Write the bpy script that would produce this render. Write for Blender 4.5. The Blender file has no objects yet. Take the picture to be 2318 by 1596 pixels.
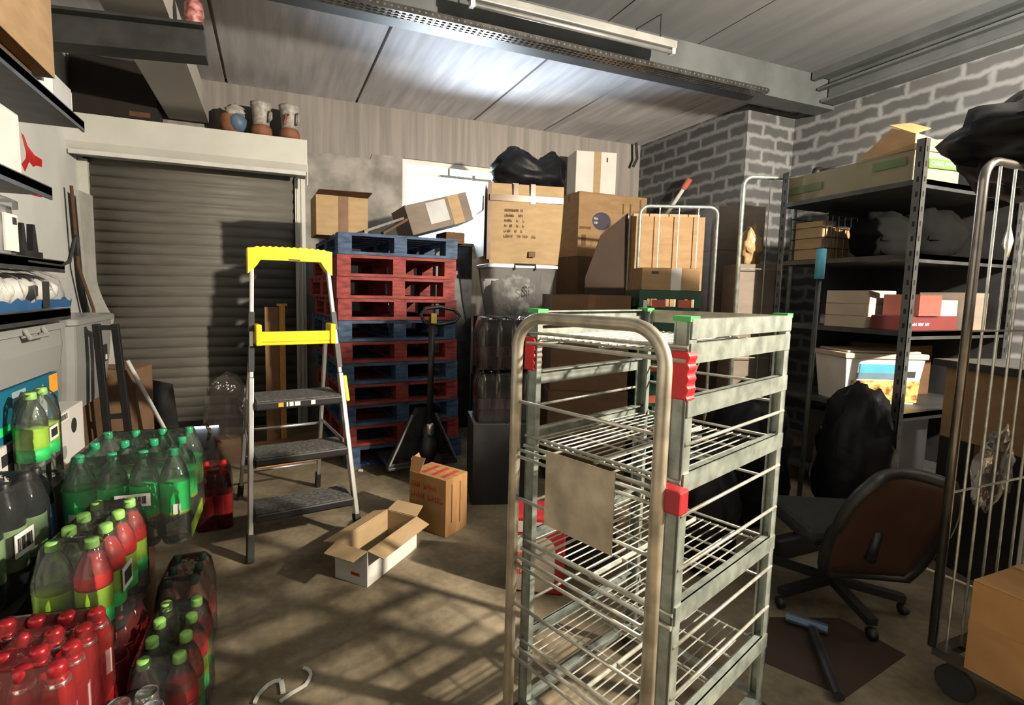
import bpy, math, random
from mathutils import Vector, Matrix, noise

random.seed(7)
SC = bpy.context.scene
COL = SC.collection
R = math.radians

# ------------------------------------------------------------ camera, world, lights, exposure
cam_d = bpy.data.cameras.new('camera')
cam = bpy.data.objects.new('camera', cam_d)
COL.objects.link(cam)
F_PX, YAW, PITCH, ROLL = 1163.0, R(21.66), R(5.43), R(1.11)
fwd = Vector((math.sin(YAW) * math.cos(PITCH), math.cos(YAW) * math.cos(PITCH), -math.sin(PITCH)))
r0 = Vector((math.cos(YAW), -math.sin(YAW), 0))
u0 = r0.cross(fwd)
rt = r0 * math.cos(ROLL) + u0 * math.sin(ROLL)
up = rt.cross(fwd)
cam.matrix_world = Matrix(((rt.x, up.x, -fwd.x, 0), (rt.y, up.y, -fwd.y, 0), (rt.z, up.z, -fwd.z, 1.35), (0, 0, 0, 1)))
cam_d.sensor_fit = 'HORIZONTAL'
cam_d.sensor_width = 36.0
cam_d.lens = F_PX / 2318 * 36.0
cam_d.shift_x = (1159 - 1074.4) / 2318
cam_d.shift_y = -(798 - 773.6) / 2318
cam_d.clip_start = 0.02
SC.camera = cam

SC.view_settings.view_transform = 'Standard'
SC.view_settings.look = 'None'
SC.view_settings.gamma = 1.0
SC.view_settings.use_curve_mapping = False
SC.view_settings.exposure = 0.0
SC.cycles.use_denoising = True
SC.cycles.max_bounces = 8
SC.cycles.diffuse_bounces = 1
SC.cycles.transparent_max_bounces = 24
SC.cycles.sample_clamp_indirect = 4.0
SC.cycles.caustics_reflective = False
SC.cycles.caustics_refractive = False

world = bpy.data.worlds.new('daylight')
SC.world = world
world.use_nodes = True
bg = world.node_tree.nodes['Background']
bg.inputs['Color'].default_value = (0.80, 0.90, 1.0, 1)
bg.inputs['Strength'].default_value = 52.0

def lamp(name, kind, loc, energy, color, **kw):
    d = bpy.data.lights.new(name, kind)
    d.energy = energy
    d.color = color
    for k, v in kw.items():
        setattr(d, k, v)
    o = bpy.data.objects.new(name, d)
    o.location = loc
    COL.objects.link(o)
    return o

lamp('work_light', 'POINT', (3.2, -0.5, 2.56), 1650, (1.0, 0.88, 0.71), shadow_soft_size=0.07)
lamp('rear_fill', 'POINT', (-0.2, -1.9, 2.9), 6, (1.0, 0.86, 0.68), shadow_soft_size=0.25)  # weak fill added behind the camera, no known source
portal = lamp('window_daylight', 'AREA', (1.92, 5.72, 2.31), 1, (1, 1, 1), shape='RECTANGLE', size=1.2, size_y=0.95)
portal.rotation_euler = (R(-90), 0, 0)
portal.data.cycles.is_portal = True

# ------------------------------------------------------------ helpers
class MB:
    """collects simple shapes and links them as one mesh object"""
    def __init__(self):
        self.v, self.f = [], []
    def add(self, vs, fs):
        n = len(self.v)
        self.v += [tuple(p) for p in vs]
        self.f += [tuple(i + n for i in q) for q in fs]
        return self
    def bx(self, x0, x1, y0, y1, z0, z1):
        vs = [(x0, y0, z0), (x1, y0, z0), (x1, y1, z0), (x0, y1, z0), (x0, y0, z1), (x1, y0, z1), (x1, y1, z1), (x0, y1, z1)]
        return self.add(vs, [(0, 3, 2, 1), (4, 5, 6, 7), (0, 1, 5, 4), (1, 2, 6, 5), (2, 3, 7, 6), (3, 0, 4, 7)])
    def box(self, c, s, m=None):
        hx, hy, hz = s[0] / 2, s[1] / 2, s[2] / 2
        vs = [Vector(p) for p in ((-hx, -hy, -hz), (hx, -hy, -hz), (hx, hy, -hz), (-hx, hy, -hz), (-hx, -hy, hz), (hx, -hy, hz), (hx, hy, hz), (-hx, hy, hz))]
        if m is not None:
            vs = [m @ p for p in vs]
        return self.add([p + Vector(c) for p in vs], [(0, 3, 2, 1), (4, 5, 6, 7), (0, 1, 5, 4), (1, 2, 6, 5), (2, 3, 7, 6), (3, 0, 4, 7)])
    def bar(self, a, b, w, h, side=None):
        """square bar from a to b: w across 'side', h the other way"""
        a, b = Vector(a), Vector(b)
        d = (b - a).normalized()
        s = Vector(side) if side is not None else (Vector((0, 0, 1)).cross(d) if abs(d.z) < .95 else Vector((1, 0, 0)))
        s = (s - d * s.dot(d)).normalized()
        t = d.cross(s)
        s, t = s * w / 2, t * h / 2
        vs = [a - s - t, a + s - t, a + s + t, a - s + t, b - s - t, b + s - t, b + s + t, b - s + t]
        return self.add(vs, [(0, 3, 2, 1), (4, 5, 6, 7), (0, 1, 5, 4), (1, 2, 6, 5), (2, 3, 7, 6), (3, 0, 4, 7)])
    def tube(self, pts, r, n=8, closed=False, caps=True):
        pts = [Vector(p) for p in pts]
        m = len(pts)
        rr = r if isinstance(r, (list, tuple)) else [r] * m
        rings = []
        s = None
        for i, p in enumerate(pts):
            a = pts[i - 1] if (i > 0 or closed) else p
            b = pts[(i + 1) % m] if (i < m - 1 or closed) else p
            d = (b - a).normalized()
            if s is None:
                s = Vector((0, 0, 1)).cross(d)
                if s.length < .05:
                    s = Vector((1, 0, 0))
            s = (s - d * s.dot(d)).normalized()
            t = d.cross(s)
            rings.append([p + (s * math.cos(2 * math.pi * k / n) + t * math.sin(2 * math.pi * k / n)) * rr[i] for k in range(n)])
        vs = [q for g in rings for q in g]
        fs = []
        for i in range(m if closed else m - 1):
            j = (i + 1) % m
            for k in range(n):
                l = (k + 1) % n
                fs.append((i * n + k, i * n + l, j * n + l, j * n + k))
        if caps and not closed:
            fs.append(tuple(range(n - 1, -1, -1)))
            fs.append(tuple((m - 1) * n + k for k in range(n)))
        return self.add(vs, fs)
    def rod(self, a, b, r, n=8):
        return self.tube([a, b], r, n)
    def lathe(self, prof, n=20, c=(0, 0, 0), axis='z'):
        vs, fs = [], []
        for (r, z) in prof:
            for k in range(n):
                a = 2 * math.pi * k / n
                p = (r * math.cos(a), r * math.sin(a), z)
                if axis == 'x':
                    p = (p[2], p[0], p[1])
                elif axis == 'y':
                    p = (p[1], p[2], p[0])
                vs.append((p[0] + c[0], p[1] + c[1], p[2] + c[2]))
        for i in range(len(prof) - 1):
            for k in range(n):
                l = (k + 1) % n
                fs.append((i * n + k, i * n + l, (i + 1) * n + l, (i + 1) * n + k))
        if prof[0][0] > 1e-5:
            fs.append(tuple(range(n - 1, -1, -1)))
        if prof[-1][0] > 1e-5:
            fs.append(tuple((len(prof) - 1) * n + k for k in range(n)))
        return self.add(vs, fs)
    def slab(self, q, t):
        """flat polygon q (3D points in order) given thickness t along its normal"""
        q = [Vector(p) for p in q]
        nrm = (q[1] - q[0]).cross(q[2] - q[0]).normalized() * t
        n = len(q)
        fs = [tuple(range(n - 1, -1, -1)), tuple(range(n, 2 * n))]
        for i in range(n):
            j = (i + 1) % n
            fs.append((i, j, n + j, n + i))
        return self.add(q + [p + nrm for p in q], fs)
    def sheet(self, rows, t=0.0):
        """grid of points rows[i][j]; optional thickness downwards along the mean normal"""
        h, w = len(rows), len(rows[0])
        vs = [Vector(p) for r_ in rows for p in r_]
        fs = [(i * w + j, i * w + j + 1, (i + 1) * w + j + 1, (i + 1) * w + j) for i in range(h - 1) for j in range(w - 1)]
        return self.add(vs, fs)
    def xform(self, m):
        self.v = [tuple(m @ Vector(p)) for p in self.v]
        return self
    def build(self, name, mat, parent=None, smooth=False, bevel=0.0, solid=0.0, sub=0):
        me = bpy.data.meshes.new(name)
        me.from_pydata(self.v, [], self.f)
        me.materials.append(mat)
        if smooth:
            for p in me.polygons:
                p.use_smooth = True
        me.update()
        o = bpy.data.objects.new(name, me)
        COL.objects.link(o)
        if parent is not None:
            o.parent = parent
        if solid:
            m = o.modifiers.new('thickness', 'SOLIDIFY')
            m.thickness = solid
        if bevel:
            m = o.modifiers.new('edge', 'BEVEL')
            m.width = bevel
            m.segments = 2
            m.limit_method = 'ANGLE'
        if sub:
            m = o.modifiers.new('smooth', 'SUBSURF')
            m.levels = sub
            m.render_levels = sub
        return o

def tag(o, label, cat, group=None, kind=None):
    if kind:
        o['kind'] = kind
    if label:
        o['label'] = label
        o['category'] = cat
    if group:
        o['group'] = group
    return o

def thing(name, label, cat, loc=(0, 0, 0), rz=0.0, group=None, rot=None):
    o = bpy.data.objects.new(name, None)
    o.empty_display_size = 0.05
    COL.objects.link(o)
    o.location = loc
    o.rotation_euler = rot if rot is not None else (0, 0, R(rz))
    return tag(o, label, cat, group)

def place(o, loc, rz=0.0, rot=None):
    o.location = loc
    o.rotation_euler = rot if rot is not None else (0, 0, R(rz))
    return o

def dup(o, loc=None, rz=None, label=None, rot=None, parent=None):
    c = o.copy()
    COL.objects.link(c)
    if parent is not None:
        c.parent = parent
    if loc is not None:
        c.location = loc
    if rz is not None:
        c.rotation_euler = (0, 0, R(rz))
    if rot is not None:
        c.rotation_euler = rot
    if label:
        c['label'] = label
    for ch in list(o.children):
        dup(ch, parent=c)
    return c

def text(name, body, size, mat, parent, loc, rot=(0, 0, 0), ext=0.0006, sx=1.0, align='CENTER'):
    d = bpy.data.curves.new(name, 'FONT')
    d.body = body
    d.size = size
    d.extrude = ext
    d.align_x = align
    d.align_y = 'CENTER'
    d.materials.append(mat)
    tmp = bpy.data.objects.new(name + '_outline', d)
    me = bpy.data.meshes.new_from_object(tmp)
    bpy.data.objects.remove(tmp)
    bpy.data.curves.remove(d)
    me.name = name
    o = bpy.data.objects.new(name, me)
    COL.objects.link(o)
    o.parent = parent
    o.location = loc
    o.rotation_euler = rot
    o.scale = (sx, 1, 1)
    return o

# ------------------------------------------------------------ materials
MATS = {}
def nd(t, kind, **kw):
    n = t.nodes.new(kind)
    for k, v in kw.items():
        n.inputs[k].default_value = v
    return n

def mat(name, col, rough=0.6, metal=0.0, var=0.12, scale=6.0, stretch=(1, 1, 1), bump=0.0, spec=0.5, col2=None, contrast=(0.35, 0.65), detail=4, coat=0.0):
    """principled surface whose colour wanders between two tones by a noise in object space"""
    m = bpy.data.materials.new(name)
    m.use_nodes = True
    t = m.node_tree
    b = t.nodes['Principled BSDF']
    b.inputs['Roughness'].default_value = rough
    b.inputs['Metallic'].default_value = metal
    b.inputs['Specular IOR Level'].default_value = spec
    if coat:
        b.inputs['Coat Weight'].default_value = coat
        b.inputs['Coat Roughness'].default_value = 0.1
    c1 = tuple(max(0, c * (1 - var)) for c in col)
    c2 = col2 if col2 is not None else tuple(min(1, c * (1 + var)) for c in col)
    tc = nd(t, 'ShaderNodeTexCoord')
    mp = nd(t, 'ShaderNodeMapping')
    mp.inputs['Scale'].default_value = stretch
    no = nd(t, 'ShaderNodeTexNoise', Scale=scale, Detail=detail)
    rp = nd(t, 'ShaderNodeValToRGB')
    rp.color_ramp.elements[0].position, rp.color_ramp.elements[1].position = contrast
    rp.color_ramp.elements[0].color = (*c1, 1)
    rp.color_ramp.elements[1].color = (*c2, 1)
    t.links.new(tc.outputs['Object'], mp.inputs['Vector'])
    t.links.new(mp.outputs['Vector'], no.inputs['Vector'])
    t.links.new(no.outputs['Fac'], rp.inputs['Fac'])
    t.links.new(rp.outputs['Color'], b.inputs['Base Color'])
    if bump:
        bn = nd(t, 'ShaderNodeBump', Strength=bump, Distance=0.01)
        t.links.new(no.outputs['Fac'], bn.inputs['Height'])
        t.links.new(bn.outputs['Normal'], b.inputs['Normal'])
    MATS[name] = m
    return m

def clear(name, tint, see=0.85, milk=0.08, gloss_rough=0.08, milk_col=(0.8, 0.8, 0.8), fres=1.45, bump=0.0, bscale=20):
    """thin clear plastic: see-through, glossy at grazing angles, a little milky"""
    m = bpy.data.materials.new(name)
    m.use_nodes = True
    t = m.node_tree
    t.nodes.clear()
    out = nd(t, 'ShaderNodeOutputMaterial')
    tr = nd(t, 'ShaderNodeBsdfTransparent', Color=(*tint, 1))
    df = nd(t, 'ShaderNodeBsdfDiffuse', Color=(*milk_col, 1))
    gl = nd(t, 'ShaderNodeBsdfGlossy', Roughness=gloss_rough)
    fr = nd(t, 'ShaderNodeFresnel', IOR=fres)
    m1 = nd(t, 'ShaderNodeMixShader', Fac=milk)
    m2 = nd(t, 'ShaderNodeMixShader')
    t.links.new(tr.outputs[0], m1.inputs[1])
    t.links.new(df.outputs[0], m1.inputs[2])
    t.links.new(fr.outputs[0], m2.inputs[0])
    t.links.new(m1.outputs[0], m2.inputs[1])
    t.links.new(gl.outputs[0], m2.inputs[2])
    t.links.new(m2.outputs[0], out.inputs[0])
    if bump:
        tc = nd(t, 'ShaderNodeTexCoord')
        no = nd(t, 'ShaderNodeTexNoise', Scale=bscale, Detail=3)
        bn = nd(t, 'ShaderNodeBump', Strength=bump, Distance=0.02)
        t.links.new(tc.outputs['Object'], no.inputs['Vector'])
        t.links.new(no.outputs['Fac'], bn.inputs['Height'])
        for g in (gl, fr, df):
            t.links.new(bn.outputs['Normal'], g.inputs['Normal'])
    MATS[name] = m
    return m

galv = mat('galvanised_steel', (0.30, 0.335, 0.30), 0.42, 0.55, 0.35, 22, contrast=(0.3, 0.7), bump=0.05)
tubem = mat('worn_zinc_tube', (0.46, 0.42, 0.34), 0.38, 0.6, 0.3, 14)
wirem = mat('zinc_wire', (0.5, 0.5, 0.44), 0.35, 0.6, 0.2, 30)
cagem = mat('scuffed_dark_zinc', (0.20, 0.19, 0.18), 0.24, 0.9, 0.25, 12)
chrome = mat('bright_steel', (0.62, 0.62, 0.6), 0.22, 0.9, 0.1, 10)
alum = mat('aluminium', (0.7, 0.71, 0.7), 0.3, 0.8, 0.08, 10)
darkmetal = mat('dark_steel', (0.05, 0.052, 0.055), 0.45, 0.5, 0.3, 10)
shelfmetal = mat('grey_shelf_steel', (0.065, 0.066, 0.066), 0.45, 0.5, 0.25, 10)
blackp = mat('black_plastic', (0.014, 0.014, 0.015), 0.45, 0, 0.3, 8)
blackbag = mat('black_bag_film', (0.006, 0.006, 0.008), 0.45, 0, 0.3, 8, bump=0.6, spec=0.2)
redp = mat('red_plastic', (0.72, 0.02, 0.025), 0.4, 0, 0.12, 10)
dredp = mat('dark_red_plastic', (0.32, 0.015, 0.02), 0.4, 0, 0.15, 10)
greenp = mat('green_cap_plastic', (0.07, 0.42, 0.11), 0.45, 0, 0.15, 10)
yellowp = mat('yellow_plastic', (0.86, 0.67, 0.015), 0.42, 0, 0.1, 9)
orangep = mat('orange_plastic', (0.85, 0.36, 0.03), 0.5, 0, 0.1, 9)
bluep = mat('blue_plastic', (0.03, 0.25, 0.5), 0.45, 0, 0.15, 9)
dgreenp = mat('dark_green_crate', (0.01, 0.05, 0.028), 0.45, 0, 0.2, 8)
whitep = mat('white_plastic', (0.72, 0.72, 0.69), 0.45, 0, 0.08, 5)
paper = mat('white_label', (0.78, 0.77, 0.73), 0.6, 0, 0.05, 8)
ink = mat('black_ink', (0.02, 0.02, 0.02), 0.7, 0, 0.1, 8)
brownink = mat('brown_ink', (0.13, 0.06, 0.025), 0.75, 0, 0.15, 20)
redink = mat('red_ink', (0.42, 0.05, 0.02), 0.75, 0, 0.15, 20)
card = mat('cardboard', (0.33, 0.21, 0.11), 0.8, 0, 0.10, 7, (1, 1, 3), spec=0.2)
cardl = mat('light_cardboard', (0.40, 0.28, 0.155), 0.8, 0, 0.08, 7, (1, 1, 3), spec=0.2)
cardo = mat('orange_cardboard', (0.42, 0.225, 0.095), 0.8, 0, 0.10, 7, (3, 1, 1), spec=0.2)
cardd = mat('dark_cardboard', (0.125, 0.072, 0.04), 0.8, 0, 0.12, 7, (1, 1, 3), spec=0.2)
cardg = mat('greyish_cardboard', (0.20, 0.165, 0.135), 0.8, 0, 0.10, 5, (1, 1, 3), spec=0.2)
cardw = mat('white_cardboard', (0.66, 0.64, 0.60), 0.7, 0, 0.06, 5, spec=0.25)
tape = mat('brown_tape', (0.17, 0.085, 0.04), 0.22, 0, 0.15, 14)
wood = mat('orange_pine', (0.70, 0.34, 0.09), 0.55, 0, 0.14, 8, (8, 8, 1))
woodd = mat('brown_board', (0.23, 0.12, 0.055), 0.5, 0, 0.12, 6, (1, 6, 1))
bluewood = mat('blue_painted_wood', (0.022, 0.06, 0.15), 0.7, 0, 0.45, 9, (1, 5, 5), col2=(0.06, 0.115, 0.21))
redwood = mat('red_painted_wood', (0.21, 0.018, 0.02), 0.7, 0, 0.4, 9, (1, 5, 5), col2=(0.33, 0.05, 0.04))
terracotta = mat('terracotta', (0.25, 0.10, 0.055), 0.75, 0, 0.2, 14)
glaze = mat('white_glaze', (0.40, 0.37, 0.34), 0.5, 0, 0.25, 26, bump=0.2)
blueglaze = mat('blue_glaze', (0.10, 0.16, 0.24), 0.5, 0, 0.2, 14)
rubber = mat('rubber', (0.02, 0.02, 0.02), 0.8, 0, 0.2, 8)
grit = mat('grit_tread', (0.085, 0.083, 0.078), 0.85, 0, 0.5, 60, bump=0.3, detail=6)
foil = mat('foil', (0.75, 0.75, 0.76), 0.2, 0.9, 0.1, 8)
leather = mat('brown_leatherette', (0.055, 0.024, 0.016), 0.6, 0, 0.15, 8)
blackfab = mat('black_fabric', (0.012, 0.012, 0.012), 0.85, 0, 0.3, 30)
film = clear('shrink_film', (0.97, 0.97, 0.97), milk=0.025, gloss_rough=0.16, fres=1.3, bump=0.45, bscale=18)
redfilm = clear('red_shrink_film', (0.9, 0.68, 0.68), milk=0.14, gloss_rough=0.2, milk_col=(0.5, 0.1, 0.1), fres=1.3, bump=0.45, bscale=18)
pet = clear('clear_bottle', (0.86, 0.90, 0.87), milk=0.09, gloss_rough=0.05, milk_col=(0.40, 0.45, 0.42), fres=1.5)
petdark = clear('dark_drink_bottle', (0.10, 0.12, 0.12), milk=0.25, gloss_rough=0.06, milk_col=(0.02, 0.03, 0.03), fres=1.5)
petcola = mat('cola_bottle', (0.018, 0.006, 0.004), 0.12, 0, 0.2, 6)
petpeach = clear('peach_drink_bottle', (0.75, 0.50, 0.40), milk=0.35, gloss_rough=0.06, milk_col=(0.50, 0.25, 0.17), fres=1.5)
tubclear = clear('clear_tub', (0.84, 0.85, 0.86), milk=0.24, gloss_rough=0.22, milk_col=(0.50, 0.50, 0.49), fres=1.4)
tubgrey = clear('milky_tub', (0.75, 0.76, 0.76), milk=0.72, gloss_rough=0.25, milk_col=(0.40, 0.41, 0.40), fres=1.35)
glassm = clear('window_glass', (0.97, 0.98, 0.98), milk=0.02, gloss_rough=0.03, fres=1.4)
wrap = clear('crumpled_film', (0.93, 0.92, 0.90), milk=0.10, gloss_rough=0.15, milk_col=(0.6, 0.55, 0.5), fres=1.35, bump=0.7, bscale=14)
lab_green = mat('green_label', (0.02, 0.78, 0.17), 0.42, 0, 0.2, 9)
lab_lime = mat('lime_label', (0.27, 0.56, 0.03), 0.42, 0, 0.22, 12, col2=(0.42, 0.70, 0.05))
lab_red = mat('red_label', (0.50, 0.02, 0.025), 0.4, 0, 0.2, 12)
lab_pale = mat('pale_green_label', (0.16, 0.26, 0.12), 0.5, 0, 0.3, 12)
lab_blue = mat('blue_label', (0.06, 0.14, 0.28), 0.45, 0, 0.4, 25)
lime = mat('lime_cap', (0.30, 0.62, 0.14), 0.45, 0, 0.1, 9)
redalu = mat('red_aluminium', (0.36, 0.016, 0.024), 0.28, 0.35, 0.12, 12)
teal = mat('teal_carton', (0.005, 0.13, 0.22), 0.6, 0, 0.12, 6)
cream = mat('cream_carton', (0.50, 0.41, 0.32), 0.7, 0, 0.06, 6)
redcard = mat('red_carton', (0.19, 0.055, 0.04), 0.65, 0, 0.12, 6)

def walls_material():
    # grey blockwork with pale smeared mortar; u runs along whichever way the wall goes
    m = bpy.data.materials.new('blockwork')
    m.use_nodes = True
    t = m.node_tree
    b = t.nodes['Principled BSDF']
    b.inputs['Roughness'].default_value = 0.9
    geo = nd(t, 'ShaderNodeNewGeometry')
    sp = nd(t, 'ShaderNodeSeparateXYZ')
    ad = nd(t, 'ShaderNodeMath'); ad.operation = 'ADD'
    cb = nd(t, 'ShaderNodeCombineXYZ')
    ns = nd(t, 'ShaderNodeTexNoise', Scale=9.0, Detail=4)
    mx = nd(t, 'ShaderNodeVectorMath'); mx.operation = 'MULTIPLY_ADD'
    mx.inputs[1].default_value = (0.075, 0.075, 0.075)
    br = nd(t, 'ShaderNodeTexBrick', Scale=1.0)
    br.inputs['Color1'].default_value = (0.07, 0.074, 0.078, 1)
    br.inputs['Color2'].default_value = (0.105, 0.106, 0.11, 1)
    br.inputs['Mortar'].default_value = (0.25, 0.255, 0.265, 1)
    br.inputs['Mortar Size'].default_value = 0.034
    br.inputs['Mortar Smooth'].default_value = 0.9
    br.inputs['Brick Width'].default_value = 0.38
    br.inputs['Row Height'].default_value = 0.125
    n2 = nd(t, 'ShaderNodeTexNoise', Scale=3.0, Detail=6)
    mix = nd(t, 'ShaderNodeMix'); mix.data_type = 'RGBA'; mix.blend_type = 'MULTIPLY'
    mix.inputs['Factor'].default_value = 0.6
    t.links.new(geo.outputs['Position'], sp.inputs[0])
    t.links.new(sp.outputs['X'], ad.inputs[0])
    t.links.new(sp.outputs['Y'], ad.inputs[1])
    t.links.new(ad.outputs[0], cb.inputs['X'])
    t.links.new(sp.outputs['Z'], cb.inputs['Y'])
    t.links.new(geo.outputs['Position'], ns.inputs['Vector'])
    t.links.new(geo.outputs['Position'], n2.inputs['Vector'])
    t.links.new(ns.outputs['Color'], mx.inputs[0])
    t.links.new(cb.outputs[0], mx.inputs[2])
    t.links.new(mx.outputs[0], br.inputs['Vector'])
    t.links.new(br.outputs['Color'], mix.inputs['A'])
    rp = nd(t, 'ShaderNodeValToRGB')
    rp.color_ramp.elements[0].position, rp.color_ramp.elements[1].position = 0.3, 0.65
    rp.color_ramp.elements[0].color = (0.6, 0.6, 0.6, 1)
    t.links.new(n2.outputs['Fac'], rp.inputs['Fac'])
    t.links.new(rp.outputs['Color'], mix.inputs['B'])
    t.links.new(mix.outputs['Result'], b.inputs['Base Color'])
    return m
blockwork = walls_material()

def floor_material():
    m = bpy.data.materials.new('dusty_concrete')
    m.use_nodes = True
    t = m.node_tree
    b = t.nodes['Principled BSDF']
    b.inputs['Roughness'].default_value = 0.8
    b.inputs['Specular IOR Level'].default_value = 0.3
    geo = nd(t, 'ShaderNodeNewGeometry')
    n1 = nd(t, 'ShaderNodeTexNoise', Scale=1.7, Detail=6, Roughness=0.6)
    n2 = nd(t, 'ShaderNodeTexNoise', Scale=30, Detail=5)
    r1 = nd(t, 'ShaderNodeValToRGB')
    e = r1.color_ramp.elements
    e[0].position, e[1].position = 0.36, 0.66
    e[0].color = (0.10, 0.078, 0.048, 1)
    e[1].color = (0.32, 0.262, 0.18, 1)
    k = e.new(0.5); k.color = (0.20, 0.162, 0.108, 1)
    mix = nd(t, 'ShaderNodeMix'); mix.data_type = 'RGBA'; mix.blend_type = 'OVERLAY'
    mix.inputs['Factor'].default_value = 0.35
    t.links.new(geo.outputs['Position'], n1.inputs['Vector'])
    t.links.new(geo.outputs['Position'], n2.inputs['Vector'])
    t.links.new(n1.outputs['Fac'], r1.inputs['Fac'])
    t.links.new(r1.outputs['Color'], mix.inputs['A'])
    t.links.new(n2.outputs['Fac'], mix.inputs['B'])
    t.links.new(mix.outputs['Result'], b.inputs['Base Color'])
    bn = nd(t, 'ShaderNodeBump', Strength=0.15, Distance=0.01)
    t.links.new(n2.outputs['Fac'], bn.inputs['Height'])
    t.links.new(bn.outputs['Normal'], b.inputs['Normal'])
    return m
concrete = floor_material()
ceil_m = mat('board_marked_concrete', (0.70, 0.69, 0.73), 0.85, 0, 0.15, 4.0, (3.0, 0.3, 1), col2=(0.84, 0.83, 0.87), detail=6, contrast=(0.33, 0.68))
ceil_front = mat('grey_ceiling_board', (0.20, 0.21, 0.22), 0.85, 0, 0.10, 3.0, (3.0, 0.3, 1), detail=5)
back_m = mat('streaked_render', (0.28, 0.255, 0.24), 0.9, 0, 0.12, 3.0, (7, 1, 0.3), col2=(0.34, 0.31, 0.29), detail=6)
patch_m = mat('bare_cement_render', (0.30, 0.28, 0.255), 0.9, 0, 0.3, 5.0, (1, 1, 1), detail=6)
white_wall = mat('white_painted_wall', (0.78, 0.79, 0.77), 0.7, 0, 0.06, 2)
plain_dark = mat('dark_wall', (0.05, 0.047, 0.045), 0.9, 0, 0.1, 2)
beam_m = mat('grey_steel_beam', (0.115, 0.125, 0.13), 0.5, 0.2, 0.2, 3, (1, 1, 1))
shutter_m = mat('grey_brown_shutter', (0.175, 0.163, 0.14), 0.6, 0.0, 0.10, 4, (1, 1, 6))
housing_m = mat('cream_white_steel', (0.70, 0.70, 0.64), 0.5, 0, 0.06, 3)
# ------------------------------------------------------------ the room
def struct(name, mb, m, parent=None, **kw):
    o = mb.build(name, m, parent, **kw)
    if parent is None:
        o['kind'] = 'structure'
    return o

XL, XR, XF, YB, YF = -1.5, 5.05, 4.4, 5.5, -2.6      # left wall, right wall, far right wall, back wall, wall behind
struct('floor', MB().bx(XL, XR, YF, YB + .2, -.1, 0), concrete)
WX0, WX1, WZ0, WZ1 = 1.32, 2.52, 1.86, 2.76           # window opening
DX0, DX1, DZ1 = -1.46, 0.26, 2.40                     # door opening
w = MB()
w.bx(XL, DX0, YB, YB + .2, 0, 3.45).bx(DX0, DX1, YB, YB + .2, DZ1, 3.45).bx(DX1, WX0, YB, YB + .2, 0, 3.45)
w.bx(WX0, WX1, YB, YB + .2, 0, WZ0).bx(WX0, WX1, YB, YB + .2, WZ1, 3.45).bx(WX1, XF, YB, YB + .2, 0, 3.45)
back = struct('wall_back', w, back_m)
# lower, barer render with an uneven upper edge
q = [(0.3, YB - .012, 0), (WX0, YB - .012, 0), (WX0, YB - .012, 2.765), (1.0, YB - .012, 2.76), (0.98, YB - .012, 2.70), (0.62, YB - .012, 2.72), (0.36, YB - .012, 2.70), (0.3, YB - .012, 2.66)]
struct('trim_1', MB().slab(q, -.012), patch_m)
struct('wall_left', MB().bx(XL - .2, XL, YF, YB, 0, 3.45), white_wall)
struct('wall_right', MB().bx(XF, XR, 3.9, YB + .2, 0, 3.45).bx(XR, XR + .2, YF, 3.9, 0, 3.45), blockwork)
struct('wall_front', MB().bx(XL, XR, YF - .2, YF, 0, 3.45), plain_dark)
# ceiling: precast planks with open joints, lower behind the beam
c = MB()
xs = [XL, -0.35, 0.84, 2.12, 2.99, 4.0, XR]
for a, b in zip(xs[:-1], xs[1:]):
    g = .012
    c.bx(a + (g if a > XL else 0), b - (g if b < XR else 0), 3.58, YB + .2, 3.25, 3.4)
c.bx(XL, XR, 3.58, YB + .2, 3.285, 3.45)
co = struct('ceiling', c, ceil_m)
c = MB()
xs = [XL, -0.2, 1.0, 1.75, 2.45, 3.35, 4.3, XR]
for a, b in zip(xs[:-1], xs[1:]):
    c.bx(a + (.006 if a > XL else 0), b - (.006 if b < XR else 0), YF, 3.58, 3.45, 3.6)
c.bx(XL, XR, YF, 3.58, 3.47, 3.65)
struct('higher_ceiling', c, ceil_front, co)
# steel beam across the room, and the beam along the right wall
b_ = MB().bx(XL, XR, 3.5, 3.68, 3.16, 3.185).bx(XL, XR, 3.515, 3.53, 3.185, 3.45).bx(XL, XR, 3.66, 3.68, 3.185, 3.25)
struct('trim_2', b_, beam_m)
b_ = MB().bx(XR - .2, XR, YF, 3.5, 3.2, 3.225).bx(XR - .1, XR - .085, YF, 3.5, 3.225, 3.45).bx(XR - .2, XR, YF, 3.5, 3.425, 3.45)
b_.bx(XR - .26, XR - .2, YF, 3.5, 3.3, 3.32).bx(XR - .34, XR - .28, YF, 3.5, 3.38, 3.45)
struct('trim_3', b_, beam_m)
# boxed-in duct running under the ceiling to the shutter, and the plank rail it rests on
struct('trim_4', MB().bx(-.82, -.5, .3, 5.44, 2.85, 3.05), mat('painted_boxing', (0.40, 0.375, 0.345), 0.7, 0, 0.08, 2))
struct('trim_5', MB().bar((XL, 3.53, 2.665), (-.33, 3.53, 2.755), .14, .155, (0, 1, 0)).bar((XL, 3.43, 2.735), (-.33, 3.43, 2.825), .06, .015, (0, 1, 0)), mat('blackened_plank', (0.026, 0.027, 0.026), 0.6, 0, 0.3, 10))
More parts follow.
